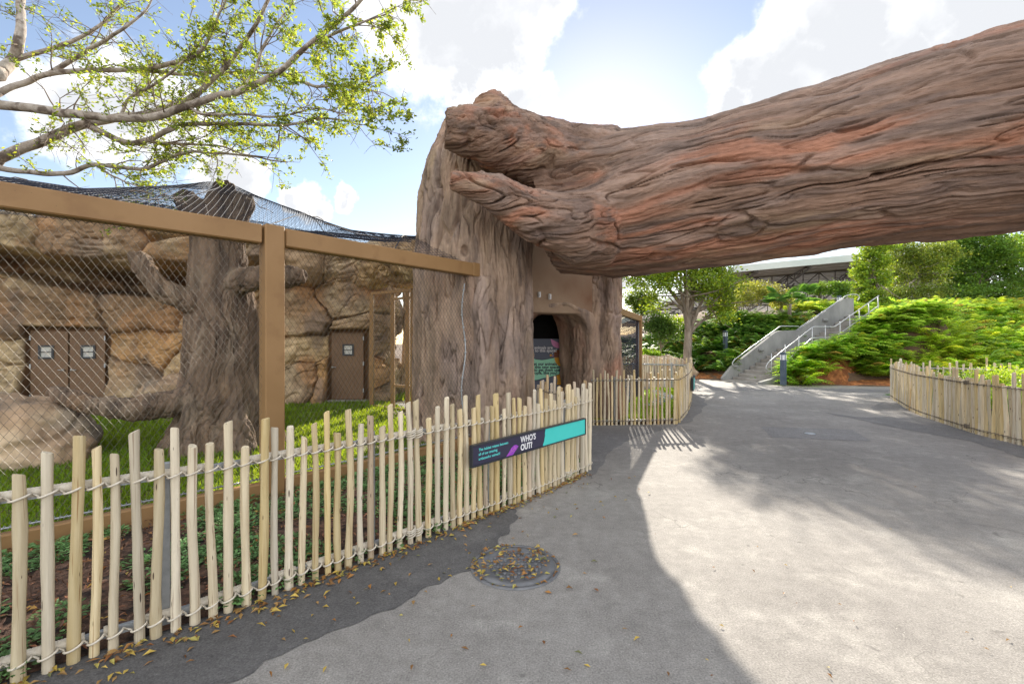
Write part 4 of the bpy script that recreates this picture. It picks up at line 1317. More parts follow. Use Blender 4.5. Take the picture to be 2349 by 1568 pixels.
def build_net():
    c = .036
    xs = np.arange(-16.5, -.5, c); ys = np.arange(2.4, 12.9, c * 2)
    mb = MB(); V = []; Q = []; base = 0; r = .0031
    k = np.arange(len(xs))
    off = np.array([[0, 0, r], [0, r, -.5 * r], [0, -r, -.5 * r]])
    for i, y in enumerate(ys):
        P = np.c_[xs, y + np.where((k + i) % 2 == 0, c, -c) * .97]
        ok = poly_in(P, NET_POLY)
        if not ok.any(): continue
        X = np.c_[P, net_z(P)]
        V.append((X[:, None, :] + off[None]).reshape(-1, 3))
        m = np.nonzero(ok[:-1] & ok[1:])[0]
        for a in range(3):
            b = (a + 1) % 3
            Q.append(np.stack([base + m * 3 + a, base + m * 3 + b, base + (m + 1) * 3 + b, base + (m + 1) * 3 + a], 1))
        base += len(P) * 3
    V = np.vstack(V); Q = np.vstack(Q)
    used = np.unique(Q); mp = np.zeros(len(V), int); mp[used] = np.arange(len(used))
    mb.add(V[used], mp[Q])
    root = empty('overhead_net', (-6.0, 8.0, 4.0), 'black knotted cord net stretched over the enclosure', 'net')
    tag(mb.build('net_cords', M['net'], root, smooth=False), kind='stuff')
    # border rope and a few seams
    def rope_on(pts, rr):
        P = polyline(pts, .12); mb = MB(); mb.tube(np.c_[P, net_z(P)], rr, 5); mb.build('seam_rope', M['net'], root)
    rope_on(ENC, .009); rope_on(NET_BACK, .009)
    rope_on([(-4.9, 2.9), (-13, 11.0)], .007); rope_on([(-3.6, 4.1), (-4.6, 7.2), (-8.8, 11.9)], .008); rope_on([(-2.7, 5.0), (-4.3, 12.6)], .007); rope_on([(-1.6, 6.2), (-2.3, 10.3)], .007)
    # dry twigs caught in the net
    r_ = np.random.default_rng(5)
    for (x, y) in ((-4.6, 3.9), (-4.9, 4.6), (-4.2, 5.0), (-3.5, 4.9), (-2.6, 6.3), (-2.9, 7.0), (-5.6, 4.2), (-3.6, 6.2), (-6.4, 6.0)):
        a = r_.uniform(0, 6.28); l = r_.uniform(.3, .8); mb = MB()
        pts = [net_xyz(x + math.cos(a) * l * k, y + math.sin(a) * l * k) + [0, 0, .012 + .02 * math.sin(9 * k)] for k in np.linspace(0, 1, 5)]
        mb.tube(pts, np.linspace(.007, .003, 5), 4)
        mb.tube([pts[2], pts[2] + np.array([.1 * math.cos(a + .7), .1 * math.sin(a + .7), .06])], .003, 4)
        mb.build('caught_twig', M['twig'], root)
    for (x, y, l) in ((-4.75, 4.35, .32), (-4.25, 4.7, .45), (-3.9, 5.0, .30), (-3.5, 5.2, .22)):
        p = net_xyz(x, y); mb = MB()
        mb.tube([p, p + [.03, 0, -l * .5], p + [.05 + .06 * r_.normal(), .02, -l]], [.006, .005, .003], 4)
        mb.build('caught_twig', M['bark_pale'], root)


build_net()


# ------------------------------------------------------------------ sculpted tree inside, boulder, mesh gate
def build_fake_tree():
    root = empty('sculpted_tree', (-4.62, 7.35, 0), 'grey brown sculpted tree trunk with three stub branches inside the mesh', 'tree')
    mb = MB()
    mb.tube([(-4.66, 7.4, -.1), (-4.66, 7.4, .5), (-4.68, 7.4, 1.2), (-4.70, 7.4, 1.9), (-4.72, 7.38, 2.6), (-4.74, 7.36, 3.3), (-4.76, 7.35, 3.85)],
            [.74, .63, .57, .53, .46, .40, .38], 30)
    for a in range(6):
        an = a * 1.05 + .3
        mb.tube([(-4.66 + .72 * math.cos(an), 7.4 + .72 * math.sin(an), -.12), (-4.66 + .56 * math.cos(an), 7.4 + .56 * math.sin(an), .5), (-4.68 + .45 * math.cos(an), 7.4 + .45 * math.sin(an), 1.5)], [.26, .19, .12], 10)
    # broken crown: two prongs
    mb.tube([(-4.9, 7.3, 3.6), (-5.16, 7.25, 3.92), (-5.24, 7.22, 4.06)], [.28, .19, .13], 14)
    mb.tube([(-4.66, 7.35, 3.65), (-4.52, 7.35, 3.98), (-4.50, 7.35, 4.10)], [.36, .33, .28], 16)
    mb.tube([(-4.66, 7.35, 3.9), (-4.62, 7.35, 4.28)], [.26, .14], 16)
    # stub branches
    mb.tube([(-4.75, 7.2, 2.25), (-4.95, 6.95, 2.33), (-5.22, 6.75, 2.50), (-5.42, 6.68, 2.78), (-5.50, 6.66, 3.0)], [.25, .18, .155, .13, .10], 14)
    mb.tube([(-4.6, 7.3, 2.62), (-4.20, 7.15, 2.66), (-3.80, 7.05, 2.70), (-3.40, 7.0, 2.72), (-3.18, 6.98, 2.72)], [.28, .22, .19, .17, .10], 14)
    mb.tube([(-4.75, 7.2, .95), (-5.1, 6.95, .78), (-5.6, 6.75, .70), (-6.1, 6.6, .78), (-6.45, 6.55, .93), (-6.62, 6.52, 1.02)], [.34, .23, .18, .155, .12, .07], 14)
    co, no, q = fuse(mb, .0135, 14)
    a = (0.05, 0, 1)
    co2, uvw = bark_skin(co, no, a, lump=.04, amp=.05, freq=5.2, along=.2, twist=.22, seed=31.0, crack=.035, octs=3, modul=.2)
    u, v, w = uvw
    c = np.tile(np.array([.22, .160, .118]), (len(co), 1))
    qq = np.c_[u * .9, v * 3, w * 3]
    c = mixc(c, [.29, .225, .17], sstep(0, .6, fbm(qq + 3, 4)))
    c = mixc(c, [.24, .155, .095], sstep(.1, .6, fbm(qq * .5 + 13, 4)) * .6)
    c = mixc(c, [.12, .09, .075], sstep(.05, .6, fbm(np.c_[u * 1.5, v * 8, w * 8] + 23, 3)) * .7)
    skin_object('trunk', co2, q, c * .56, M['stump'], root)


build_fake_tree()


def boulder(name, label, c, r, seed, vox=.05, z0=-.15):
    c = np.asarray(c, float)
    mb = MB(); mb.sphere(c, r, 40)
    mb.sphere(c + np.array([r[0] * .4, -r[1] * .1, -r[2] * .2]), np.asarray(r) * .75, 24)
    mb.sphere(c + np.array([-r[0] * .5, r[1] * .1, -r[2] * .25]), np.asarray(r) * .7, 24)
    co, no, q = fuse(mb, vox, 6)
    d = .16 * fbm(co * 1.0 + seed, 4) + .05 * fbm(co * np.array([2.5, 2.5, 6]) + seed, 4)
    st = np.abs(perlin(np.c_[co[:, 0] * .8, co[:, 1] * .8, co[:, 2] * 2.4] + seed)); d -= .06 * np.exp(-(st / .035) ** 2)
    co = co + no * d[:, None]
    col = np.tile(np.array([.33, .24, .165]), (len(co), 1))
    col = mixc(col, [.43, .34, .24], sstep(0, .5, fbm(co * 1.3 + seed, 4)))
    col = mixc(col, [.17, .15, .13], sstep(.0, .5, fbm(co * 1.1 + seed + 20, 4)) * .8)
    o = MB().add(co - np.array([c[0], c[1], 0]), q, None, col).build(name, M['rock'])
    o.location = (c[0], c[1], 0)
    return tag(o, label, 'boulder')


boulder('boulder', 'broad flat topped tan boulder on the grass left of the sculpted tree', (-7.15, 6.5, .20), (1.0, .85, .74), 3.0, .035)
boulder('boulder', 'low reddish boulder at the foot of the rock wall beside the double door', (-8.55, 11.5, .25), (.75, .55, .65), 9.0, .04)


def build_gate():
    root = empty('mesh_gate', (-2.6, 11.6, 0), 'brown steel mesh gate between the rock wall and the stump', 'gate')
    def P(px, d): return np.array([(px - CX) / FPX * d, d])
    L_, C_, R_ = P(853, 11.75), P(901, 11.35), P(947, 10.9)
    zt = 1.7 + (784 - 676) / FPX * 11.5
    def member(p, q, w):
        mb = MB(); mb.beam(p, q, w, w, up=(0, 1, 0)); return mb.build('frame_bar', M['steel'], root, smooth=False)
    for p in (L_, C_, R_, P(935, 11.02)):
        member(np.r_[p, 0.0], np.r_[p, zt + .02], .095)
    member(np.r_[L_, zt + .055], np.r_[R_, zt + .055], .07)
    member(np.r_[C_, zt - .12], np.r_[R_, zt - .12], .05)
    member(np.r_[C_, .62], np.r_[R_, .62], .06)
    member(np.r_[L_, .05], np.r_[R_, .05], .06)
    mb = MB()
    wire_panel(mb, L_, C_, .1, zt, cw=.05, ch=.036, r=.0026)
    wire_panel(mb, C_, R_, .1, zt - .1, cw=.05, ch=.036, r=.0026)
    tag(mb.build('wire_mesh', M['wire'], root, smooth=False), kind='stuff')
    # bright real trunk standing in the sun beyond the gate
    b = empty('pale_tree', (-3.15, 14.2, 0), 'pale sunlit tree trunk seen through the mesh gate', 'tree')
    mb = MB()
    mb.tube([(-3.22, 14.2, -.05), (-3.2, 14.2, .6), (-3.18, 14.2, 2), (-3.25, 14.25, 3.6), (-3.3, 14.3, 4.4)], [.30, .25, .22, .2, .17], 20)
    co, no, q = fuse(mb, .02, 4)
    co2, uvw = bark_skin(co, no, (0, 0, 1), lump=.03, amp=.04, freq=6, along=.3, seed=41.0, octs=3)
    c = np.tile(np.array([.40, .33, .26]), (len(co), 1)) * (1 + .2 * fbm(co * 6, 3)[:, None])
    skin_object('trunk', co2, q, c, M['stump'], b)


build_gate()


# ================================================================== STAKE FENCES
def pole_variant(k):
    """a peeled stake of unit height and unit radius: slight bends, swellings and an uneven sawn top"""
    r = np.random.default_rng(100 + k)
    n, m = 10, 9
    z = np.linspace(0, 1, m)
    ph = r.uniform(0, 6.28, 4)
    bend = r.uniform(.12, .55)
    cx = bend * np.sin(z * r.uniform(3, 7) + ph[0]) * .6; cy = bend * np.sin(z * r.uniform(3, 7) + ph[1]) * .6
    cx += r.uniform(-.5, .5) * (z - .5); cy += r.uniform(-.3, .3) * (z - .5)
    rad = 1 + .07 * np.sin(z * 9 + ph[2]) + r.normal(0, .035, m) - .08 * z
    a = np.linspace(0, 2 * np.pi, n, endpoint=False)
    V = np.stack([(cx[:, None] + rad[:, None] * (1 + .05 * np.sin(2 * a + ph[3])) * np.cos(a)), (cy[:, None] + rad[:, None] * np.sin(a)), np.repeat(z[:, None], n, 1)], -1)
    til = r.uniform(-.008, .008, 2)
    V[-1, :, 2] += til[0] * np.cos(a) + til[1] * np.sin(a)
    top = V[-1].copy(); top[:, :2] = (top[:, :2] - [cx[-1], cy[-1]]) * .86 + [cx[-1], cy[-1]]; top[:, 2] += .006
    V = np.vstack([V.reshape(-1, 3), top, [[cx[-1], cy[-1], top[:, 2].mean()]]])
    i = np.arange(m)[:, None] * n; j = np.arange(n)[None, :]
    Q = np.stack([i + j, i + (j + 1) % n, i + n + (j + 1) % n, i + n + j], -1).reshape(-1, 4)
    T = [[(m + 1) * n, m * n + jj, m * n + (jj + 1) % n] for jj in range(n)]
    me = mesh_np('pole', V, [Q, np.array(T)], True)
    me.polygons.foreach_set('use_smooth', np.r_[np.ones(len(Q), bool), np.zeros(len(T), bool)])
    return me


POLES = [pole_variant(k) for k in range(16)]
POLES_B = []
for me in POLES:
    me.materials.append(M['pole'])
    c = me.copy(); c.materials.clear(); c.materials.append(M['pole_brown']); POLES_B.append(c)
prng = random.Random(8)


def fence(name, label, group, line, poles, rail_side, z_hi=.92, z_lo=.09, rope='rope', near=True, brown=False, post_every=1.35, wraps=()):
    """line: dense plan polyline; poles: list of (x, y, height, radius, tangent angle)"""
    mid = line[len(line) // 2]
    root = empty(name, (mid[0], mid[1], 0), label, 'fence', group)
    inv = parent_inv(root)
    meshes = POLES_B if brown else POLES
    for k, (x, y, h, r, ta) in enumerate(poles):
        me = meshes[prng.randrange(16)]
        if not brown and prng.random() < .07: me = POLES_B[prng.randrange(16)]
        o = bpy.data.objects.new('pole', me)
        o.location = (x, y, -.02)
        o.scale = (r, r, h + .02)
        o.rotation_euler = (prng.gauss(0, .008), prng.gauss(0, .008), prng.uniform(0, 6.28))
        link(o, root); o.matrix_parent_inverse = inv
    T = np.gradient(line, axis=0); T /= np.linalg.norm(T, axis=1, keepdims=True)
    side = np.c_[-T[:, 1], T[:, 0]] * rail_side
    rl = line + side * .050
    for z in (z_hi, z_lo):
        mb = MB()
        for i in range(len(rl) - 1):
            mb.beam(np.r_[rl[i], z - .006], np.r_[rl[i + 1], z - .006], .030, .042)
        mb.build('rail', M['galv'], root, smooth=False)
    # galvanised posts behind the stakes
    s = np.r_[0, np.cumsum(np.linalg.norm(np.diff(line, axis=0), axis=1))]
    for q in np.arange(.5, s[-1], post_every):
        x, y = np.interp(q, s, line[:, 0]), np.interp(q, s, line[:, 1])
        i = min(int(np.searchsorted(s, q)), len(side) - 1)
        mb = MB(); mb.box((x + side[i, 0] * .09, y + side[i, 1] * .09, .47), (.045, .045, 1.02), math.atan2(T[i, 1], T[i, 0]), bev=.004)
        autosmooth(mb.build('post', M['galv'], root))
    # rope: a turn round every stake, coils round the rail between them
    for z in (z_hi, z_lo):
        mb = MB(); run = []
        for k, (x, y, h, r, ta) in enumerate(poles):
            t = np.array([math.cos(ta), math.sin(ta)]); f = np.array([t[1], -t[0]]) * rail_side     # outward, away from the rail
            an = np.linspace(-1.9, 1.9, 9)
            rr = r * 1.18 + .005
            pts = [(x + t[0] * math.sin(a) * rr + f[0] * math.cos(a) * rr, y + t[1] * math.sin(a) * rr + f[1] * math.cos(a) * rr, z + .013 * math.sin(a)) for a in an]
            run += pts
            if k in wraps:
                for dz in (-.02, .02, .035):
                    pts2 = [(p[0], p[1], p[2] + dz) for p in pts]
                    mb.tube(pts2, .0062, 5, caps=False)
        mb.tube(run, .0062 if near else .0075, 5)
        if near:
            # ribbed coil over the rail
            nseg = int(s[-1] / .005)
            q = np.linspace(0, s[-1], nseg)
            C = np.c_[np.interp(q, s, rl[:, 0]), np.interp(q, s, rl[:, 1]), np.full(nseg, z + .004)]
            rad = .0265 + .0035 * np.abs(np.sin(q * np.pi / .0135))
            gap = perlin(np.c_[q * 9, q * 0 + z * 7, q * 0 + 1.5])
            on = gap > -.28
            st = None
            for i in range(nseg):
                if on[i] and st is None: st = i
                if (not on[i] or i == nseg - 1) and st is not None:
                    if i - st > 6: mb.tube(C[st:i], rad[st:i], 7)
                    st = None
        mb.build('rope', M[rope], root)
    return root


def line_poles(line, pitch, hfun, rfun, seed):
    r = np.random.default_rng(seed)
    s = np.r_[0, np.cumsum(np.linalg.norm(np.diff(line, axis=0), axis=1))]
    out = []
    q = pitch * .5
    while q < s[-1]:
        i = min(max(int(np.searchsorted(s, q)), 1), len(line) - 1)
        d = line[i] - line[i - 1]
        x, y = np.interp(q, s, line[:, 0]), np.interp(q, s, line[:, 1])
        out.append((x, y, hfun(r), rfun(r), math.atan2(d[1], d[0])))
        q += pitch * r.uniform(.9, 1.1)
    return out


# the near fence: every stake measured in the photograph (2500-wide pixels: x, top y, width)
NEAR = [(47.8, 1160, 39), (117, 1107.5, 34), (179, 1068, 33), (233, 1094.7, 27), (281.6, 1111.8, 25), (339, 1054, 26), (380.6, 1100, 28), (426.7, 1047, 24),
        (472, 1090, 26), (517, 1083.6, 22), (557.7, 1032, 25), (599.5, 1092, 22), (641, 1024, 22), (672, 1046, 18), (707, 1043, 20), (739.4, 1071, 18), (772, 1035, 17),
        (801, 1007, 16.5), (826, 1058, 17.5), (855, 1001, 16.5), (882, 1036, 14.5), (907, 1016, 15.7), (931.6, 1042.6, 15), (953.7, 990, 14.5), (977, 1007, 13.8), (1004, 984, 13.8),
        (1021, 979, 14.3), (1047, 1023, 15), (1068.5, 995, 13.7), (1088, 972.5, 13.7), (1105, 990, 12.5), (1124, 1001, 14.3), (1139, 968, 13), (1156, 996.7, 12.3), (1172, 965, 12.3),
        (1187, 992.6, 11.7), (1200.7, 992, 11), (1214, 961.6, 14.3), (1230, 999, 10.3), (1246, 959.5, 12.3), (1256, 974, 10), (1266.7, 973, 11), (1279, 993, 10.3), (1291, 970, 12.3),
        (1302, 954, 10), (1313, 986.8, 11), (1323, 950, 10), (1333.5, 974, 10), (1343.7, 963, 11), (1354.6, 979, 10), (1364, 945, 10), (1373, 957, 10), (1385.5, 940, 14),
        (1396, 952, 10), (1403, 969, 9.5), (1409, 948, 9.5), (1420, 937.6, 11), (1430, 949, 9.5), (1439, 936, 9.5)]
lineA = polyline(FENCE_A, .05)
pxA = 1250 + 1111.4 * lineA[:, 0] / lineA[:, 1]
polesA = []
for (x, ty, w) in NEAR:
    i = int(np.argmin(np.abs(pxA - x)))
    X = np.interp(x, pxA[8:], lineA[8:, 0]) if pxA[8] < x else lineA[i, 0]
    Y = np.interp(x, pxA[8:], lineA[8:, 1]) if pxA[8] < x else lineA[i, 1]
    d = lineA[min(i + 1, len(lineA) - 1)] - lineA[max(i - 1, 0)]
    h = H - (ty - 834.5) / 1111.4 * Y
    rad = w / 1111.4 * Y * math.cos(math.atan2(X, Y)) / 2
    polesA.append((X, Y, h, max(.022, rad * 1.06), math.atan2(d[1], d[0])))
p0 = polesA[0]
for k in range(1, 9):          # the fence goes on past the left edge of the picture
    q = lineA[int(np.argmin(np.hypot(lineA[:, 0] - p0[0], lineA[:, 1] - p0[1]))) - 1]
    ss = np.array([p0[0], p0[1]]) + (FENCE_A[0] - FENCE_A[2]) / np.linalg.norm(FENCE_A[0] - FENCE_A[2]) * .10 * k
    polesA.insert(0, (ss[0], ss[1], prng.uniform(.9, 1.12), .027, p0[4]))
FN = fence('stake_fence', 'nearest pale stake fence with white rope, curving along the planting bed', 'stake fences', lineA, polesA, 1, wraps=(8 + 25, 8 + 26, 8 + 52))

# short return at its end, leading to the arch
lineB = polyline([(1.02, 6.16), (.75, 6.75), (.55, 7.25), (.42, 7.75)], .06)
fence('stake_fence', 'short brown stake fence turning back towards the arched doorway', 'stake fences', lineB,
      line_poles(lineB, .115, lambda r: r.uniform(.92, 1.18), lambda r: r.uniform(.021, .027), 4), -1, rope='rope_grey', near=False, brown=True)

# middle fence: front run measured, then its side and its back run
MID = [(208, 455), (275, 590), (340, 515), (400, 460), (470, 515), (533, 555), (600, 460), (680, 550), (733, 458), (795, 550), (868, 548), (925, 450), (995, 580), (1075, 445),
       (1140, 500), (1205, 500), (1270, 578), (1335, 505), (1405, 445), (1478, 570), (1532, 445), (1610, 540), (1655, 495)]
polesM = []
for (zx, zy) in MID:
    x = 1420 + zx / 7.127; ty = 840 + zy / 7.127
    Y = np.interp(x, [1445, 1655], [9.26, 9.45]); X = (x - 1250) / 1111.4 * Y
    polesM.append((X, Y, H - (ty - 834.5) / 1111.4 * Y, prng.uniform(.022, .028), .1))
lineM = polyline([(polesM[0][0] - .03, 9.26), (2.6, 9.35), (3.42, 9.45)], .08)
lineS = polyline([(3.50, 9.56), (4.23, 11.03), (4.93, 12.6), (5.5, 14.0), (6.02, 15.3)], .08)
lineK = polyline([(5.95, 15.45), (5.2, 16.0), (4.2, 16.35), (2.4, 16.6)], .08)
hf = lambda r: r.choice([r.uniform(.93, 1.02), r.uniform(1.02, 1.2)])
fence('stake_fence', 'stake fence panel with grey rope in front of the side column, facing the path', 'stake fences', lineM, polesM, 1, rope='rope_grey', near=False)
fence('stake_fence', 'long stake fence run receding right of the gateway, carrying the small teal sign', 'stake fences', lineS,
      line_poles(lineS, .085, hf, lambda r: r.uniform(.024, .031), 5), 1, rope='rope_grey', near=False)
fence('stake_fence', 'stake fence run closing the back of the lime green bed, seen from inside', 'stake fences', lineK,
      line_poles(lineK, .085, lambda r: r.uniform(1.08, 1.2), lambda r: r.uniform(.025, .034), 6), 1, rope='rope_grey', near=False)
# right-hand fence and the one behind its shrubs
lineR = polyline([(11.49, 13.8), (9.94, 11.37), (9.45, 10.5), (9.04, 9.56), (8.75, 8.84), (8.54, 8.28), (8.47, 7.92), (8.37, 7.46), (8.30, 6.6), (8.35, 5.6)], .08)
fence('stake_fence', 'right hand stake fence curving round the yellow green shrubs', 'stake fences', lineR,
      line_poles(lineR, .082, hf, lambda r: r.uniform(.024, .033), 7), 1, rope='rope_grey', near=False, wraps=(70, 71))
lineQ = polyline([(11.6, 13.9), (12.6, 13.6), (13.6, 12.9), (14.4, 11.9), (14.8, 10.6)], .08)
fence('stake_fence', 'far stake fence standing behind the yellow green shrubs at right', 'stake fences', lineQ,
      line_poles(lineQ, .15, lambda r: r.uniform(.95, 1.25), lambda r: r.uniform(.024, .032), 8), 1, rope='rope', near=False)


# ================================================================== SIGNS
def text(s, size, mat, parent, mat4, bold=0.0, align='LEFT', name='lettering'):
    cu = bpy.data.curves.new(name, 'FONT')
    cu.body = s; cu.size = size; cu.offset = bold; cu.extrude = .0006; cu.align_x = align; cu.resolution_u = 3
    t = bpy.data.objects.new(name, cu); COL.objects.link(t)
    dg = bpy.context.evaluated_depsgraph_get(); dg.update()
    me = bpy.data.meshes.new_from_object(t.evaluated_get(dg))
    bpy.data.objects.remove(t); bpy.data.curves.remove(cu)
    me.transform(mat4); me.materials.clear(); me.materials.append(mat)
    o = bpy.data.objects.new(name, me); link(o, parent); o.matrix_parent_inverse = parent_inv(parent)
    return o


def flat(poly, mat, parent, mat4, name, th=.001):
    """a flat printed shape: polygon in sign coordinates (u, v)"""
    from mathutils.geometry import tessellate_polygon
    P = [Vector((p[0], p[1], 0)) for p in poly]
    tr = [list(t) for t in tessellate_polygon([P])]
    fx = []
    for t in tr:
        a, b, c = (P[i] for i in t)
        fx.append(t if (b - a).cross(c - a).z > 0 else t[::-1])
    V = np.array([mat4 @ p for p in P])
    o = MB().add(V, None, fx).build(name, mat, parent, smooth=False)
    return o


def sign_matrix(p, q, z):
    """sign coordinates: u along p->q, v up, w towards the viewer"""
    d = Vector((q[0] - p[0], q[1] - p[1], 0)).normalized()
    u = Vector((0, 0, 1)); w = d.cross(u)
    return Matrix(((d.x, u.x, w.x, p[0]), (d.y, u.y, w.y, p[1]), (d.z, u.z, w.z, z), (0, 0, 0, 1)))


def build_sign():
    p = np.array([-.42, 4.185]); q = np.array([.86, 5.70])
    nn = np.array([.765, -.645])
    p = p + nn * .035; q = q + nn * .035
    Lg = np.linalg.norm(q - p); h = .205; z = .552
    root = empty('habitat_sign', ((p[0] + q[0]) / 2, (p[1] + q[1]) / 2, z), 'long navy and teal sign reading WHO\'S OUT? on the near stake fence', 'sign')
    m = sign_matrix(p, q, z)
    mb = MB()
    def bx(u0, u1, v0, v1, w0, w1):
        c = m @ Vector(((u0 + u1) / 2, (v0 + v1) / 2, (w0 + w1) / 2)); mb.box(c, (u1 - u0, w1 - w0, v1 - v0), math.atan2(q[1] - p[1], q[0] - p[0]), bev=.003)
    bx(0, Lg, 0, .013, 0, .045); bx(0, Lg, h - .013, h, 0, .045); bx(0, .013, .013, h - .013, 0, .045); bx(Lg - .013, Lg, .013, h - .013, 0, .045)
    autosmooth(mb.build('frame', M['sign_frame'], root))
    mb = MB(); bx(.012, Lg - .012, .012, h - .012, .005, .034)
    pan = autosmooth(mb.build('panel', M['sign_navy'], root))
    def f(w): return m @ Matrix.Translation((0, 0, w))
    b = .567 * Lg
    edge = [(b - .035, .013), (b - .03, .03), (b - .012, .06), (b - .004, .09), (b + .006, .12), (b + .004, .15), (b + .015, h - .013)]
    flat([(Lg - .014, .0135)] + [(Lg - .014, h - .0135)] + edge[::-1], M['sign_teal'], pan, f(.0355), 'teal_field')
    k = .037
    for i, s in enumerate(('This habitat rotates between', 'all of our amazing', 'ambassador animals!')):
        text(s, .036, M['ink_cyan'], pan, f(.0358) @ Matrix.Translation((.09, h - .067 - i * .042, 0)), .0005)
    text("WHO'S", .088, M['ink_white'], pan, f(.0358) @ Matrix.Translation((.355 * Lg, h - .092, 0)) @ Matrix.Diagonal((.90, 1, 1, 1)), .0022)
    text("OUT?", .088, M['ink_white'], pan, f(.0358) @ Matrix.Translation((.355 * Lg, h - .172, 0)) @ Matrix.Diagonal((.90, 1, 1, 1)), .0032)
    u0 = .245 * Lg
    flat([(u0 - .01, .0135), (u0 + .03, .045), (u0 + .07, .085), (u0 + .11, .105), (u0 + .15, .105), (u0 + .185, .085), (u0 + .15, .055), (u0 + .12, .035), (u0 + .10, .0135)], M['ink_purple'], pan, f(.0357), 'leaf_print')
    # veins of the printed leaf
    mb = MB()
    for a_, b_ in (((u0 + .01, .02), (u0 + .165, .09)), ((u0 + .06, .045), (u0 + .085, .085)), ((u0 + .10, .06), (u0 + .125, .10)), ((u0 + .08, .05), (u0 + .12, .045)), ((u0 + .12, .068), (u0 + .15, .066))):
        A = f(.0362) @ Vector((a_[0], a_[1], 0)); B_ = f(.0362) @ Vector((b_[0], b_[1], 0)); mb.tube([A, B_], .0011, 4)
    mb.build('leaf_veins', M['ink_pink'], pan)
    return root


build_sign()


def build_small_sign():
    i = 46
    p = np.array([4.62, 11.85]); q = np.array([5.15, 13.05])
    nn = np.array([q[1] - p[1], -(q[0] - p[0])]); nn /= np.linalg.norm(nn)
    p = p + nn * .05; q = q + nn * .05
    root = empty('habitat_sign', ((p[0] + q[0]) / 2, (p[1] + q[1]) / 2, .52), 'small teal and navy sign on the receding stake fence', 'sign')
    Lg = np.linalg.norm(q - p); h = .34; z = .42
    m = sign_matrix(p, q, z)
    mb = MB(); c = m @ Vector((Lg / 2, h / 2, .02)); mb.box(c, (Lg, .06, h), math.atan2(q[1] - p[1], q[0] - p[0]), bev=.004)
    pan = autosmooth(mb.build('frame', M['sign_frame'], root))
    f = m @ Matrix.Translation((0, 0, .052))
    flat([(.02, .02), (Lg * .5, .02), (Lg * .47, .12), (Lg * .52, .22), (Lg * .5, h - .02), (.02, h - .02)], M['sign_teal'], pan, f, 'teal_field')
    flat([(Lg * .53, .02), (Lg - .02, .02), (Lg - .02, h - .02), (Lg * .53, h - .02), (Lg * .55, .22), (Lg * .5, .12)], M['sign_navy'], pan, f, 'navy_field')
    text("WHO'S", .085, M['ink_white'], pan, f @ Matrix.Translation((Lg * .57, h - .15, .001)), .002)
    text("OUT?", .085, M['ink_white'], pan, f @ Matrix.Translation((Lg * .57, h - .25, .001)), .002)


build_small_sign()


def build_panel():
    """printed panel inside the arch; only the part that the photograph shows carries print"""
    D = 10.72
    def P(nx, ny): return ((nx - 1250) / 1111.4 * D, H - (ny - 834.5) / 1111.4 * D)
    root = empty('interpretive_panel', (P(1340, 0)[0], D, 0), 'slate and mint illustrated panel inside the dark arched doorway', 'sign')
    x0, zt = P(1240, 826.6); x1, zb = P(1420, 1010)
    mb = MB(); mb.box(((x0 + x1) / 2, D + .03, (zt + .10) / 2), (x1 - x0, .05, zt - .10))
    pan = mb.build('board', M['ink_slate'], root, smooth=False)
    m = Matrix(((1, 0, 0, 0), (0, 0, -1, D), (0, 1, 0, 0), (0, 0, 0, 1)))
    def f(w): return m @ Matrix.Translation((0, 0, w))
    def Z(zx, zy): return P(1280 + zx / 6.03, 740 + zy / 6.03)      # coordinates read in the enlarged crop
    flat([P(1245, 884), Z(20, 800), Z(100, 790), Z(170, 822), Z(260, 832), Z(330, 822), Z(440, 800), Z(470, 860), Z(510, 930), Z(520, 990), Z(515, 1045), Z(430, 1070), Z(360, 1090), Z(280, 1105), Z(200, 1130), Z(100, 1137), Z(0, 1140), P(1245, 930)][::-1],
         M['ink_mint'], pan, f(.007), 'mint_field')
    mb = MB()
    for pts in ([Z(20, 800), Z(100, 790), Z(170, 822), Z(260, 832), Z(330, 822), Z(440, 800)], [Z(515, 1045), Z(430, 1070), Z(360, 1090), Z(280, 1105), Z(200, 1130), Z(100, 1137)]):
        mb.tube([(a, D - .009, b) for a, b in pts], .006, 5)
    mb.build('outline', M['ink_dark'], pan)
    s = D / 1111.4 / 6.03
    def put(t, zx, zy, size, mat):
        a, b = Z(zx, zy); text(t, size * s * 1.35, mat, pan, f(.010) @ Matrix.Translation((a, b, 0)), .0028)
    put('r animals are', 108, 672, 44, M['ink_white']); put('w to this space!', 98, 715, 44, M['ink_white'])
    put('get our animals', 112, 912, 44, M['ink_dark']); put('to this new space we', 88, 957, 44, M['ink_dark'])
    put('e to get them used to', 96, 1000, 44, M['ink_dark']); put('people, like you!', 90, 1043, 44, M['ink_dark'])
    flat([Z(388, 524), Z(430, 545), Z(480, 570), Z(540, 600), Z(540, 665), Z(480, 658), Z(430, 635), Z(405, 600)][::-1], M['ink_pink'], pan, f(.008), 'leaf_print')
    flat([Z(460, 690), Z(500, 685), Z(540, 690), Z(540, 800), Z(440, 790), Z(438, 735)][::-1], M['ink_brown'], pan, f(.008), 'animal_print')
    flat([Z(440, 798), Z(540, 795), Z(540, 930), Z(495, 915), Z(455, 860)][::-1], M['ink_orange'], pan, f(.009), 'animal_print')
    flat([Z(470, 1060), Z(540, 1035), Z(540, 1200), Z(480, 1200), Z(490, 1130)][::-1], M['ink_orange'], pan, f(.008), 'animal_print')
    for zx, zy, r, mt in ((390, 765, 16, 'ink_orange'), (416, 738, 7, 'ink_white'), (419, 772, 9, 'ink_pink')):
        c = Z(zx, zy); flat([(c[0] + r * s * math.cos(a), c[1] + r * s * math.sin(a)) for a in np.linspace(0, 6.28, 14)[:-1]], M[mt], pan, f(.008), 'dot_print')


build_panel()


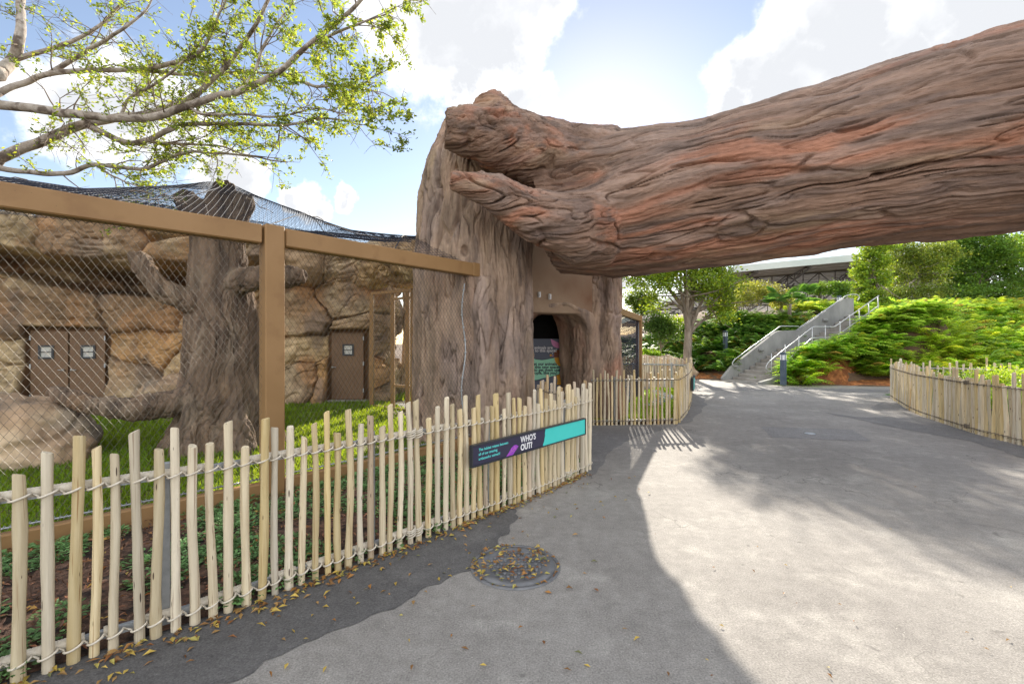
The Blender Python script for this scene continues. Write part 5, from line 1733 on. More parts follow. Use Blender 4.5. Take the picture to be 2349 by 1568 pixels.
# ================================================================== MANHOLE AND OTHER COVERS
def build_manhole():
    c = gnd(1182, 1298)
    root = empty('manhole_cover', (c[0], c[1], 0), 'round cast iron manhole cover strewn with fallen leaves', 'manhole')
    Rr = .300
    def ring(mb, prof, n=64):
        a = np.linspace(0, 2 * np.pi, n, endpoint=False)
        V = np.vstack([np.c_[c[0] + r * np.cos(a), c[1] + r * np.sin(a), np.full(n, z)] for r, z in prof])
        i = np.arange(len(prof) - 1)[:, None] * n; j = np.arange(n)[None, :]
        mb.add(V, np.stack([i + j, i + n + j, i + n + (j + 1) % n, i + (j + 1) % n], -1).reshape(-1, 4)[:, ::-1])
    mb = MB(); ring(mb, [(Rr + .04, .002), (Rr + .036, .012), (Rr + .016, .013), (Rr + .012, -.02)]); mb.build('frame_ring', M['iron'], root)
    mb = MB(); ring(mb, [(Rr + .002, -.02), (Rr, .013), (Rr - .05, .014), (Rr - .056, .009), (.001, .009)]); mb.build('lid', M['iron'], root)
    mb = MB()
    for i in range(-5, 6):
        for j in range(-5, 6):
            x, y = (i + .5 * (j % 2)) * .052, j * .046
            if math.hypot(x, y) < Rr - .075:
                mb.tube([(c[0] + x, c[1] + y, .008), (c[0] + x, c[1] + y, .020), (c[0] + x, c[1] + y, .023)], [.014, .012, .008], 7)
    mb.build('stud', M['iron'], root)
    return c


MANHOLE = build_manhole()
cc = gnd(1858, 995)
mb = MB(); mb.tube([(cc[0], cc[1], .003), (cc[0], cc[1], .014), (cc[0], cc[1], .016)], [.09, .087, .07], 20)
o = mb.build('valve_cover', M['galv']); tag(o, 'small pale round valve cover in the rectangular asphalt repair', 'cover')

# ================================================================== STAIRS, BOLLARDS, ROOF
ST_A = np.array([9.5, 20.2]); ST_T = R(15)
ST_D = np.array([math.cos(ST_T), math.sin(ST_T)]); ST_N = np.array([math.sin(ST_T), -math.cos(ST_T)])
ST_W = 1.95


def st(u, n, z):
    p = ST_A + ST_D * u + ST_N * n
    return np.array([p[0], p[1], z])


def build_stairs():
    root = empty('concrete_stairs', (ST_A[0], ST_A[1], 0), 'grey concrete stairs with side wall and metal rails climbing the fern bank', 'stairs')
    rise, run = .155, .30
    steps = []
    z = 0.0; u = .35
    prof = []
    for k in range(19):
        if k == 9: u += 1.0        # landing
        z += rise; prof.append((u, z)); u += run
    for k, (u0, z0) in enumerate(prof):
        u1 = prof[k + 1][0] if k + 1 < len(prof) else u0 + 1.6
        mb = MB()
        a = st(u0 - .02, 0.02, 0); 
        c = ST_A + ST_D * ((u0 + u1) / 2 + .01) + ST_N * (ST_W / 2)
        mb.box((c[0], c[1], z0 - .30), (u1 - u0 + .04, ST_W - .06, .60 - .0), ST_T, bev=.012)
        autosmooth(mb.build('step', M['step'], root))
    mb = MB(); c = ST_A + ST_D * .12 + ST_N * ST_W / 2
    mb.box((c[0], c[1], .0), (.5, ST_W + .3, .07), ST_T, bev=.01); autosmooth(mb.build('threshold', M['step'], root))
    # stringer walls: outline in (u, z)
    zt = lambda u: float(np.interp(u, [p[0] for p in prof], [p[1] for p in prof]))
    topl = [(-.15, .12), (.35, .62), (prof[8][0], prof[8][1] + .78), (prof[8][0] + .25, prof[8][1] + .82), (prof[9][0] - .05, prof[8][1] + .86), (prof[18][0], prof[18][1] + .85), (prof[18][0] + .6, prof[18][1] + .88)]
    def wall(n0, n1, top, name):
        mb = MB()
        V = []
        for n in (n0, n1):
            for u, z in top: V.append(st(u, n, z))
            for u, z in top: V.append(st(u, n, min(z - .12, max(-.1, zt(u) - 1.0))))
        V = np.array(V); m = len(top); Q = []
        for i in range(m - 1):
            Q.append([i, i + 1, m + i + 1, m + i]); Q.append([2 * m + i + 1, 2 * m + i, 3 * m + i, 3 * m + i + 1])
            Q.append([i + 1, i, 2 * m + i, 2 * m + i + 1])
        Q.append([0, m, 3 * m, 2 * m]); Q.append([m - 1, 3 * m - 1, 4 * m - 1, 2 * m - 1])
        mb.add(V, Q)
        return mb.build(name, M['concrete'], root, smooth=False)
    wall(-.16, 0, topl, 'side_wall')
    wall(ST_W, ST_W + .16, [(-.15, .10), (.35, .20), (.9, .42)], 'side_wall')
    # wall lights
    for u in (prof[5][0], prof[14][0]):
        z = zt(u) + .42
        mb = MB(); c = st(u, .05, z); mb.box(c, (.26, .12, .14), ST_T, bev=.03); autosmooth(mb.build('wall_light', M['concrete'], root))
    # left handrail on the wall
    def rail(pts, r, name='handrail'):
        mb = MB()
        P = [np.asarray(pts[0])]
        for i in range(1, len(pts) - 1):       # straight runs with rounded bends
            a, b, c = (np.asarray(pts[k]) for k in (i - 1, i, i + 1))
            k1 = min(.10, np.linalg.norm(b - a) * .45); k2 = min(.10, np.linalg.norm(c - b) * .45)
            p, q = b + (a - b) / np.linalg.norm(a - b) * k1, b + (c - b) / np.linalg.norm(c - b) * k2
            P += [p * (1 - t) ** 2 + b * 2 * t * (1 - t) + q * t * t for t in (0, .33, .67, 1)]
        P.append(np.asarray(pts[-1]))
        mb.tube(P, r, 7); return mb.build(name, M['rail'], root)
    u8, z8 = prof[8]; u9, z9 = prof[9]; u18, z18 = prof[18]
    rail([st(.55, .10, .62), st(.32, .10, .62), st(.22, .10, .75), st(.36, .10, .92), st(u8, .10, z8 + .96), st(u8 + .12, .10, z8 + 1.03), st(u9 - .15, .10, z8 + 1.03)], .022)
    rail([st(u9 - .1, .10, z8 + .98), st(u9 + .2, .10, z9 + .98), st(u18, .10, z18 + .98), st(u18 + .35, .10, z18 + 1.05), st(u18 + .7, .10, z18 + 1.05), st(u18 + .85, .10, z18 + .92), st(u18 + .7, .10, z18 + .75)], .022)
    # right railing: top rail, middle rail, posts
    n = ST_W - .12
    rail([st(.75, n, .52), st(.45, n, .52), st(.36, n, .68), st(.5, n, .88), st(u8, n, z8 + .92), st(u8 + .1, n, z8 + .95), st(u9 - .1, n, z8 + .95), st(u18 - .3, n, z18 + .80)], .02, 'railing_bar')
    rail([st(.85, n, .52), st(u8, n, z8 + .48), st(u9 - .1, n, z8 + .5), st(u18 - .3, n, z18 + .36)], .02, 'railing_bar')
    for u in list(np.linspace(prof[1][0], u8, 4)) + [u8 + .7] + list(np.linspace(u9 + .2, u18 - .35, 5)):
        z = zt(u); mb = MB(); mb.tube([st(u, n, z - .1), st(u, n, z + .45), st(u, n, z + .93)], .02, 6); mb.build('railing_post', M['rail'], root)


build_stairs()


def bollard(p, label, z=0):
    o = empty('bollard_light', (p[0], p[1], z), label, 'bollard', 'bollard lights by the stairs')
    mb = MB(); mb.box((p[0], p[1], z + .42), (.17, .17, .98), .4, bev=.012); autosmooth(mb.build('shaft', M['bollard'], o))
    mb = MB(); mb.box((p[0], p[1], z + 1.15), (.18, .18, .06), .4, bev=.01); mb.box((p[0], p[1], z + 1.10), (.03, .17, .2), .4); mb.box((p[0], p[1], z + 1.02), (.17, .03, .24), .4); mb.box((p[0], p[1], z + 1.02), (.03, .175, .24), .4)
    autosmooth(mb.build('cap', M['bollard'], o))
    mb = MB(); mb.box((p[0], p[1], z + 1.0), (.15, .15, .20), .4); mb.build('lens', M['lens'], o, smooth=False)


for (px, d, lab, h) in ((1664, 22.6, 'slate blue bollard light left of the stairs, among ferns', .45), (1797, 17.6, 'slate blue bollard light right of the stairs foot', .12), (1925, 24.8, 'dark bollard light at the top of the stairs', 3.05)):
    x = (px - CX) / FPX * d
    bollard((x, d), lab, max(h, float(terrain(x, d))) - .02)


def build_roof():
    root = empty('pavilion', (38, 55, 4.7), 'large pavilion roof with pale fascia and exposed steel trusses behind the trees', 'building')
    A = np.array([21.8, 45.0, 8.7]); B = np.array([43.0, 38.0, 9.9]); C = np.array([66.0, 68.0, 6.4]); D = np.array([17.4, 72.0, 4.8])
    mb = MB()
    n = 26
    for i in range(n):          # ribbed deck seen from below
        t0, t1 = i / n, (i + .82) / n
        P = [A + (D - A) * t0, B + (C - B) * t0, B + (C - B) * t1, A + (D - A) * t1]
        V = np.array(P + [p + np.array([0, 0, .25]) for p in P])
        mb.add(V, [[3, 2, 1, 0], [4, 5, 6, 7], [0, 1, 5, 4], [1, 2, 6, 5], [2, 3, 7, 6], [3, 0, 4, 7]])
    P = [A + [0, 0, .3], B + [0, 0, .3], C + [0, 0, .3], D + [0, 0, .3]]
    V = np.array(P + [p + np.array([0, 0, .12]) for p in P]); mb.add(V, [[3, 2, 1, 0], [4, 5, 6, 7], [0, 1, 5, 4], [1, 2, 6, 5], [2, 3, 7, 6], [3, 0, 4, 7]])
    mb.build('deck', M['roof'], root, smooth=False)
    mb = MB(); mb.beam(A + [0, -.15, .15], B + [0, -.15, .15], .25, .62); mb.build('fascia', M['fascia'], root, smooth=False)
    mb = MB(); mb.beam(D + [0, 0, -.25], C + [0, 0, -.25], .3, 1.0); mb.build('rear_wall_beam', M['tan'], root, smooth=False)
    mb = MB(); mb.beam(A + [0, 0, .1], D + [0, 0, .1], .25, .6); mb.build('fascia', M['fascia'], root, smooth=False)

    def truss(P, Q, dep, n):
        mb = MB()
        P = np.asarray(P, float); Q = np.asarray(Q, float)
        lo = [P * (1 - t) + Q * t - np.array([0, 0, dep(t)]) for t in np.linspace(0, 1, n + 1)]
        hi = [P * (1 - t) + Q * t - np.array([0, 0, .05]) for t in np.linspace(0, 1, n + 1)]
        mb.tube(lo, .10, 5); mb.tube(hi, .08, 5)
        for i in range(n):
            mb.tube([hi[i], lo[i]], .05, 4); mb.tube([lo[i], hi[i + 1]], .05, 4) if i % 2 == 0 else mb.tube([hi[i], lo[i + 1]], .05, 4)
        mb.build('truss', M['truss'], root)
    for t in (.12, .38, .66, .92):
        p = A + (D - A) * t; q = B + (C - B) * t
        truss(p, q, lambda s: .4 + 1.1 * math.sin(math.pi * s), 18)
    for t in (.1, .3, .5, .7, .9):
        p = A + (B - A) * t; q = D + (C - D) * t
        truss(p, q, lambda s: .3 + 1.0 * math.sin(math.pi * s), 18)
    for t, s in ((.08, .3), (.3, .25), (.05, .9), (.35, .95), (.7, .9), (.6, .3)):
        p = (A + (B - A) * t) * (1 - s) + (D + (C - D) * t) * s
        g = float(terrain(p[0], p[1]))
        mb = MB(); mb.tube([(p[0], p[1], g - .2), (p[0], p[1], p[2] - 1.2)], .16, 8)
        for k in range(4):
            a = k * 1.57 + .5; mb.tube([(p[0], p[1], p[2] - 1.9), (p[0] + 1.8 * math.cos(a), p[1] + 1.8 * math.sin(a), p[2] - .2)], .07, 5)
        mb.build('column', M['truss'], root)


build_roof()
o = MB().add([(2, 46, .34), (90, 46, .34), (110, 130, .34), (-10, 130, .34)], [[0, 1, 2, 3]]).build('bounce_sheet', M['white']); tag(o, kind='structure')  # pale unseen sheet, added to bounce light up under the pavilion roof
mb = MB()
V = np.array([at(1415, 628, 40), at(1480, 642, 36), at(1470, 662, 36), at(1408, 660, 40)]); V2 = V + np.array([0, .4, .12])
mb.add(np.vstack([V, V2]), [[0, 1, 2, 3][::-1], [4, 5, 6, 7], [0, 1, 5, 4], [1, 2, 6, 5], [2, 3, 7, 6], [3, 0, 4, 7]])
root = empty('shade_sail', (10.5, 38, 0), 'small white shade canopy beyond the tree right of the gateway', 'canopy')
mb.build('sail', M['white'], root, smooth=False)
mb = MB()
for p in V: mb.tube([(p[0], p[1] + .2, float(terrain(p[0], p[1])) - .3), (p[0], p[1] + .2, p[2] + .05)], .05, 6)
mb.build('mast', M['rail'], root)

# ================================================================== VEGETATION
def leaves(mb, pos, size, r, col, flat=.35, asp=.30):
    """leaf-sized folded blades at the given points"""
    n = len(pos)
    t1 = r.normal(size=(n, 3)); t1[:, 2] *= .6; t1 /= np.linalg.norm(t1, axis=1, keepdims=True)
    nn = r.normal(size=(n, 3)) + np.array([0, 0, flat * 3]); nn -= t1 * np.sum(nn * t1, 1, keepdims=True); nn /= np.linalg.norm(nn, axis=1, keepdims=True) + 1e-9
    t2 = np.cross(nn, t1)
    s = np.asarray(size).reshape(-1, 1) * r.uniform(.7, 1.25, (n, 1))
    V = np.stack([pos - t1 * s * .5, pos + t2 * s * asp + nn * s * .08, pos + t1 * s * .5, pos - t2 * s * asp + nn * s * .08], 1).reshape(-1, 3)
    k = np.arange(n)[:, None] * 4
    T = np.vstack([k + [0, 1, 2], k + [0, 2, 3]])
    mb.add(V, None, T, np.repeat(col, 4, 0))


def leaf_cols(n, r, spread=.25, yellow=.15, light=None):
    b = r.uniform(1 - spread, 1 + spread, (n, 1))
    c = np.repeat(b, 3, 1)
    y = r.random(n) < yellow
    c[y] *= np.array([1.6, 1.3, .8])
    return c


def crown_points(blobs, n, r, clump=38, sig=.16, shell=.55):
    vol = np.array([b[1][0] * b[1][1] * b[1][2] for b in blobs]) ** .7
    nc = max(4, n // clump)
    bi = r.choice(len(blobs), nc, p=vol / vol.sum())
    d = r.normal(size=(nc, 3)); d /= np.linalg.norm(d, axis=1, keepdims=True)
    d[:, 2] = np.where(d[:, 2] < -.6, -d[:, 2], d[:, 2])
    rad = np.array([b[1] for b in blobs])[bi]; cen = np.array([b[0] for b in blobs])[bi]
    cc = cen + d * rad * (r.uniform(shell, 1.0, (nc, 1)) + .12 * r.normal(size=(nc, 1)))
    k = r.integers(0, nc, n)
    sg = sig * rad.mean()
    P = cc[k] + r.normal(size=(n, 3)) * sg * np.array([1, 1, .7])
    tone = r.uniform(.75, 1.25, nc)[k]
    return P, tone, cc


def tree(name, label, cat, base, trunk, blobs, n, size, mat, col=(1, 1, 1), seed=1, group=None, bark='bark', spread=.3, yellow=.12, clump=38, sig=.16, limbs=7, shell=.5, asp=.3):
    """trunk: list of (dx,dy,z,r) from the base"""
    r = np.random.default_rng(seed)
    root = empty(name, base, label, cat, group)
    b = np.array(base, float)
    if trunk:
        mb = MB()
        P = np.array([(b[0] + t[0], b[1] + t[1], b[2] + t[2]) for t in trunk]); rr = [t[3] for t in trunk]
        PP = polyline(np.c_[P, rr], .25)
        wob = .12 * PP[:, 3:4] * np.c_[perlin(PP[:, :3] * 2), perlin(PP[:, :3] * 2 + 9), np.zeros(len(PP))]
        mb.tube(PP[:, :3] + wob, PP[:, 3] * (1 + .08 * perlin(PP[:, :3] * 5)), 12)
        fork = P[-1] if len(P) < 3 else P[-2]
        for k in range(limbs):
            bl = blobs[k % len(blobs)]; c = np.array(bl[0]) + r.normal(size=3) * np.array(bl[1]) * .35
            st_ = P[-1] * (k % 2) + fork * (1 - k % 2)
            mid = (st_ + c) / 2 + np.array([0, 0, .1 * np.linalg.norm(c - st_)])
            pts = polyline([st_, mid, c], .3)
            mb.tube(pts, np.linspace(rr[-1] * .75, rr[-1] * .12, len(pts)), 7)
            for j in range(3):
                e = c + r.normal(size=3) * np.array(bl[1]) * .6
                pts2 = polyline([mid, (mid + e) / 2 + r.normal(size=3) * .15, e], .3); mb.tube(pts2, np.linspace(rr[-1] * .3, rr[-1] * .06, len(pts2)), 5)
        mb.build('trunk', M[bark], root)
    P, tone, cc = crown_points(blobs, n, r, clump, sig, shell)
    C = leaf_cols(n, r, spread, yellow) * tone[:, None] * np.asarray(col)
    mb = MB(); leaves(mb, P, np.full(n, size), r, C, asp=asp)
    mb.build('crown', mat, root, smooth=False)
    return root


def W(px, py, d):
    p = at(px, py, d); return (p[0], p[1], p[2])


def blob(px, py, d, rx, rz=None, ry=None):
    k = d / FPX
    return (W(px, py, d), (rx * k, (ry or rx) * k, (rz or rx * .8) * k))


# the shade tree beside the path, its top hidden behind the log
d0 = 21.6; x0 = (1580 - CX) / FPX * d0; g0 = float(terrain(x0, d0))
tree('shade_tree', 'leafy shade tree with forked grey trunk beside the mulch left of the stairs', 'tree', (x0, d0, g0 - .05),
     [(0, 0, 0, .27), (-.05, 0, .9, .20), (-.02, 0, 2.0, .175), (.02, 0, 2.9, .16)],
     [blob(1500, 640, 21.5, 70, 50), blob(1570, 640, 21, 80, 55), blob(1640, 650, 21.5, 60, 60), blob(1655, 690, 21.6, 35, 40), blob(1530, 600, 22, 90, 60), blob(1610, 560, 22, 90, 70), blob(1540, 500, 22, 80, 60), blob(1450, 600, 22.5, 50, 40), blob(1655, 725, 21.5, 30, 26), blob(1505, 700, 21.7, 28, 24)],
     36000, .13, M['leaf'], (1.9, 1.7, .85), 3, yellow=.3, bark='bark', limbs=10, clump=30, sig=.14)

TG = 'trees on the hill'
def hill_tree(lab, px, d, blobs, n, size, col, seed, **kw):
    x = (px - CX) / FPX * d; z = float(terrain(x, d))
    tree('hill_tree', lab, 'tree', (x, d, z - .05), [(0, 0, 0, .22), (.05, 0, 1.6, .17), (.1, 0, 2.8, .12)], [blob(bx, by, d + bd, rx, rz) for bx, by, bd, rx, rz in blobs], n, size, M['leaf'], col, seed, TG, **kw)


hill_tree('pale green broadleaf tree beside the top of the stairs', 1995, 27.5, [(1990, 640, 0, 34, 34), (2000, 600, 0, 36, 30), (1975, 675, 0, 24, 24), (2020, 570, 0, 34, 26), (2025, 655, 0, 26, 30), (2000, 690, -1, 40, 22)], 9500, .16, (1.9, 1.75, .9), 5, yellow=.2)
hill_tree('olive grey twiggy tree in the middle of the hilltop trees', 2105, 33, [(2100, 610, 0, 55, 38), (2140, 590, 0, 60, 36), (2070, 580, 0, 50, 36), (2130, 640, 0, 48, 28), (2060, 640, 0, 40, 30), (2100, 675, -1, 60, 24), (2040, 680, -1, 40, 22)], 18000, .15, (1.7, 1.4, 1.1), 6, bark='bark_pale', yellow=.1, limbs=12, shell=.35)
hill_tree('dark green bushy tree standing right of the olive grey one', 2240, 34, [(2210, 610, 0, 52, 36), (2270, 600, 0, 60, 40), (2240, 565, 0, 70, 36), (2300, 640, 0, 50, 32), (2200, 650, 0, 40, 26), (2180, 565, 1, 50, 30), (2200, 680, -1, 60, 26), (2280, 680, -1, 60, 26)], 23000, .19, (1.15, 1.3, .85), 7, yellow=.08)
hill_tree('yellowish green tree at the right edge of the hilltop', 2360, 35, [(2340, 590, 0, 60, 50), (2380, 620, 0, 70, 55), (2420, 560, 0, 70, 55), (2360, 650, 0, 50, 30), (2345, 685, -1, 60, 28), (2420, 670, -1, 60, 40)], 17000, .19, (1.5, 1.5, .8), 8, yellow=.3)
hill_tree('tall tree beyond the shade tree, mostly hidden by the log', 1580, 31, [(1480, 462, 0, 40, 30), (1540, 470, 0, 60, 40), (1620, 480, 0, 60, 45), (1510, 525, 0, 70, 45), (1590, 550, 0, 80, 55), (1680, 540, 0, 50, 45), (1455, 440, 0, 26, 20)], 16000, .22, (1.3, 1.3, .8), 9, clump=60, sig=.12)
tree('small_tree', 'flat topped brownish tree with thin pale trunks in front of the pavilion', 'tree', (16.2, 27.5, float(terrain(16.2, 27.5)) - .05), [(0, 0, 0, .10), (.1, 0, .8, .08), (.2, 0, 1.5, .06)],
     [blob(1700, 690, 27.5, 45, 20), blob(1760, 680, 27.3, 55, 20), blob(1800, 695, 27.2, 34, 18), blob(1730, 665, 27.8, 50, 16)], 9000, .10, M['leaf'], (2.5, 1.7, 1.6), 10, bark='bark_pale', limbs=14, shell=.3, yellow=.1)

SG = 'shrubs on the bank'
shr = [('dark shrub leaning over the rocks right of the small steel frame', 1515, 745, 22.5, 42, 34, (.75, .85, .7), 5000, .11),
       ('grey green shrub above the dark shrub beyond the gateway', 1470, 690, 25, 38, 30, (1.2, 1.15, .9), 4000, .12),
       ('bright yellow green shrub behind the shade tree trunk', 1540, 745, 28, 34, 20, (2.6, 2.2, .7), 2600, .14),
       ('golden yellow shrub under the brownish tree', 1690, 760, 27.5, 46, 14, (4.2, 2.7, .5), 4200, .11),
       ('round green shrub at the top left of the stairs', 1925, 660, 26.5, 26, 20, (1.2, 1.3, .9), 2600, .12),
       ('grey green shrub left of the top bollard', 1880, 660, 27.5, 22, 14, (1.5, 1.5, 1.1), 1600, .11),
       ('orange yellow shrub right of the shade tree crown', 1665, 715, 28.5, 22, 26, (4.0, 2.4, .5), 2000, .12),
       ('low yellow green shrub behind the fence left of the shade tree', 1500, 810, 22.3, 26, 13, (1.9, 1.9, .7), 1600, .10)]
for k, (lab, px, py, d, rx, rz, col, n, sz) in enumerate(shr):
    x = (px - CX) / FPX * d; z = float(terrain(x, d))
    cz = at(px, py, d)[2]
    bl = [blob(px, py, d, rx, rz), blob(px - rx * .45, py + rz * .3, d, rx * .6, rz * .7), blob(px + rx * .4, py + rz * .35, d - .2, rx * .6, rz * .7), blob(px, py + rz * .8, d - .1, rx * .8, rz * .6)]
    tree('shrub', lab, 'shrub', (x, d, z - .05), [(0, 0, 0, .05), (.02, 0, max(.2, (cz - z) * .5), .04), (.03, 0, max(.4, cz - z), .03)], bl, n, sz, M['leaf'], col, 40 + k, SG, limbs=5, clump=26, sig=.2, shell=.3)

# low rocks under the dark shrub
boulder('boulder', 'low tan rocks under the dark shrub right of the steel frame', (7.0, 21.6, .35), (1.5, .8, .75), 17.0, .07)
# white service post and blue seats beyond
mb = MB(); c = at(1628, 745, 29); g = float(terrain(c[0], c[1])); mb.box((c[0], c[1], (g + 3.4) / 2 + .1), (.32, .2, 3.4 - g + .4), bev=.02)
tag(autosmooth(mb.build('white_post', M['white'])), 'white square post beyond the shade tree', 'post')
BG = 'blue seats beyond the bank'
for k, (px, py) in enumerate(((1512, 762), (1530, 764), (1550, 765), (1590, 765), (1645, 764), (1706, 761), (1722, 760))):
    c = at(px, py, 31); g = float(terrain(c[0], c[1]))
    root = empty('blue_seat', (c[0], c[1], g), None, 'seat', BG)
    lab = ['leftmost blue seat beyond the dark shrub', 'blue seat second from the dark shrub', 'blue seat just left of the shade tree trunk', 'blue seat between the shade tree trunk and the white post', 'blue seat just right of the white post', 'bright blue seat under the golden shrub', 'bright blue seat right end of the row'][k]
    root['label'] = lab
    mb = MB(); mb.box((c[0], c[1], c[2] - .05), (.5, .10, .42), bev=.05); autosmooth(mb.build('backrest', M['blue'], root))
    mb = MB(); mb.box((c[0], c[1] - .25, c[2] - .28), (.5, .5, .10), bev=.04); autosmooth(mb.build('seat', M['blue'], root))
    mb = MB(); mb.tube([(c[0], c[1] - .2, g - .2), (c[0], c[1] - .2, c[2] - .3)], .05, 6); mb.build('pedestal', M['galv'], root)


def palm(base, label, seed):
    r = np.random.default_rng(seed)
    root = empty('fan_palm', base, label, 'palm')
    b = np.array(base)
    mb = MB(); mb.tube([b, b + [0, 0, .5], b + [.05, 0, .9]], [.11, .09, .06], 8); mb.build('trunk', M['bark'], root)
    for k in range(11):
        a = k * 2.4; el = r.uniform(.2, 1.1); L = r.uniform(.8, 1.2)
        d = np.array([math.cos(a) * math.cos(el), math.sin(a) * math.cos(el), math.sin(el)])
        h = b + [.05, 0, .85] + d * L
        mb = MB(); mb.tube([b + [.05, 0, .85], h], .012, 4, col=(.9, 1, .9))
        s = np.cross(d, [0, 0, 1]); s /= np.linalg.norm(s)
        for f in np.linspace(-1.5, 1.5, 17):
            e = d * math.cos(f) + s * math.sin(f); tip = h + e * .75 + np.array([0, 0, -.18])
            w = np.cross(e, d + [0, 0, .3]); w /= np.linalg.norm(w) + 1e-9
            m_ = h + e * .4
            mb.add([h, m_ + w * .03, tip, m_ - w * .03], None, [[0, 1, 2], [0, 2, 3]], np.tile(r.uniform(.8, 1.2) * np.array([1.2, 1.5, 1.3]), (4, 1)))
        mb.build('frond', M['leaf'], root, smooth=False)


palm((15.0, 24.6, float(terrain(15.0, 24.6)) + .2), 'fan palm with spiky leaves left of the upper stairs', 3)


# ------------------------------------------------------------------ ferns
def fern_field(name, label, pts, L, r, tint):
    """pts: clump bases (n,3); every clump throws a fountain of arching fronds with separate leaflets"""
    n = len(pts); F = 11; K = 9
    base = np.repeat(pts, F, 0); m = len(base)
    az = r.uniform(0, 2 * np.pi, m); ln = np.repeat(L, F) * r.uniform(.7, 1.2, m)
    el = r.uniform(.6, 1.3, m)
    t = np.linspace(.12, 1, K)
    hx = ln[:, None] * np.cos(el)[:, None] * t; hz = ln[:, None] * (np.sin(el)[:, None] * t - .55 * t ** 2)
    dx, dy = np.cos(az)[:, None], np.sin(az)[:, None]
    P = np.stack([base[:, 0:1] + dx * hx, base[:, 1:2] + dy * hx, base[:, 2:3] + hz], -1)          # m,K,3
    w = ln[:, None] * .23 * np.sin(np.pi * (.18 + .80 * t)) ** .8
    sp = np.repeat(sstep(-.15, .25, fbm(pts * .45, 3)), F)[:, None]          # patches of a darker and a lighter kind
    col = np.repeat(r.uniform(.65, 1.3, (n, 1)), F, 0) * r.uniform(.75, 1.2, (m, 1)) * (np.asarray(tint) * sp + np.asarray(tint) * np.array([.68, .82, .85]) * (1 - sp))
    yl = r.random(m) < .09; col[yl] *= np.array([1.6, 1.2, .8]); br = r.random(m) < .03; col[br] = np.array([1.6, .75, .9])
    mb = MB()
    V = []; 
    for sg in (-1, 1):
        tip = P + np.stack([-dy * w * sg + dx * w * .45, dx * w * sg + dy * w * .45, -.25 * w + 0 * w], -1)
        b2 = P + np.stack([dx * (ln[:, None] * .075) + 0 * w, dy * (ln[:, None] * .075) + 0 * w, .02 * w], -1)
        V.append(np.stack([P, b2, tip], 2).reshape(m, -1, 3))
    V = np.concatenate(V, 1)
    nv = V.shape[1]
    V = V.reshape(-1, 3)
    T = np.arange(len(V)).reshape(-1, 3)
    mb.add(V, None, T, np.repeat(col, nv, 0))
    o = mb.build(name, M['fern'], None, smooth=False)
    return tag(o, label, None, None, 'stuff')


r = np.random.default_rng(77)
# right bank: dense from the mulch to the trees
n = 2700
xs = 10.6 + 22 * r.random(n) ** 1.15; s_ = .95 + 11.5 * r.random(n) ** 1.25
ys = hill_edge(xs) + s_
stair_n = (xs - ST_A[0]) * ST_N[0] + (ys - ST_A[1]) * ST_N[1]; stair_u = (xs - ST_A[0]) * ST_D[0] + (ys - ST_A[1]) * ST_D[1]
keep = (stair_n > ST_W + .25) | (stair_u < -.5) | (stair_u > 9)
keep &= ~((stair_n < ST_W + .35) & (stair_u < 9.5)) & (xs < 12 + ys)
pts = np.c_[xs, ys, terrain(xs, ys) + .05 + .2 * r.random(n)][keep]
ue = r.uniform(1.0, 8.5, 150); ne = ST_W + r.uniform(.05, .8, 150); ex = ST_A[0] + ST_D[0] * ue + ST_N[0] * ne; ey = ST_A[1] + ST_D[1] * ue + ST_N[1] * ne
fx = r.uniform(11.4, 26, 260); fy = hill_edge(fx) + r.uniform(.75, 1.3, 260)
pts = np.vstack([pts, np.c_[ex, ey, terrain(ex, ey) + .05], np.c_[fx, fy, terrain(fx, fy) + .1]])
fern_field('fern_bank', 'bright green ferns covering the bank right of the stairs', pts, r.uniform(.85, 1.45, len(pts)), r, (1.75, 1.6, 1.05))
n = 900
xs = r.uniform(3.5, 16, n); s_ = 1.3 + 7.5 * r.random(n)
ys = hill_edge(xs) + s_
stair_n = (xs - ST_A[0]) * ST_N[0] + (ys - ST_A[1]) * ST_N[1]; stair_u = (xs - ST_A[0]) * ST_D[0] + (ys - ST_A[1]) * ST_D[1]
keep = (stair_n < -.5)
pts = np.c_[xs, ys, terrain(xs, ys) + .05][keep]
fern_field('fern_bank', 'darker green ferns and ground cover left of the stairs', pts, r.uniform(.7, 1.15, len(pts)), r, (.85, 1.0, .85))


# ------------------------------------------------------------------ shrubs in the right-hand bed, lime bed in the middle
for k, (x, y, h, rad, col, lab) in enumerate(((11.1, 11.2, .95, .75, (1.6, 1.7, 1.2), 'grey green shrub behind the far end of the right hand fence'),
                                              (11.4, 10.6, 1.1, .8, (2.6, 2.3, .9), 'yellow flecked shrub in the middle of the right hand bed'),
                                              (10.5, 9.4, .85, .7, (2.1, 2.1, 1.1), 'low green shrub close behind the right hand fence'),
                                              (12.3, 11.4, 1.05, .75, (2.3, 2.2, 1.2), 'pale yellow shrub before the far stake fence at right'),
                                              (10.6, 8.3, .85, .8, (2.8, 2.6, 1.3), 'variegated shrub at the right edge behind the right hand fence'),
                                              (12.6, 9.6, 1.1, .9, (2.6, 2.5, 1.5), 'large pale shrub at the right edge of the picture'))):
    bl = [((x, y, h * .6), (rad, rad, h * .42)), ((x + .3, y - .3, h * .5), (rad * .7, rad * .7, h * .4)), ((x - .35, y + .2, h * .5), (rad * .6, rad * .6, h * .4))]
    tree('shrub', lab, 'shrub', (x, y, 0), [(0, 0, 0, .03), (0, 0, h * .3, .025), (.02, 0, h * .5, .02)], bl, 4200, .055, M['leaf'], col, 60 + k, 'shrubs in the right hand bed', limbs=6, clump=16, sig=.16, shell=.25, yellow=.3)


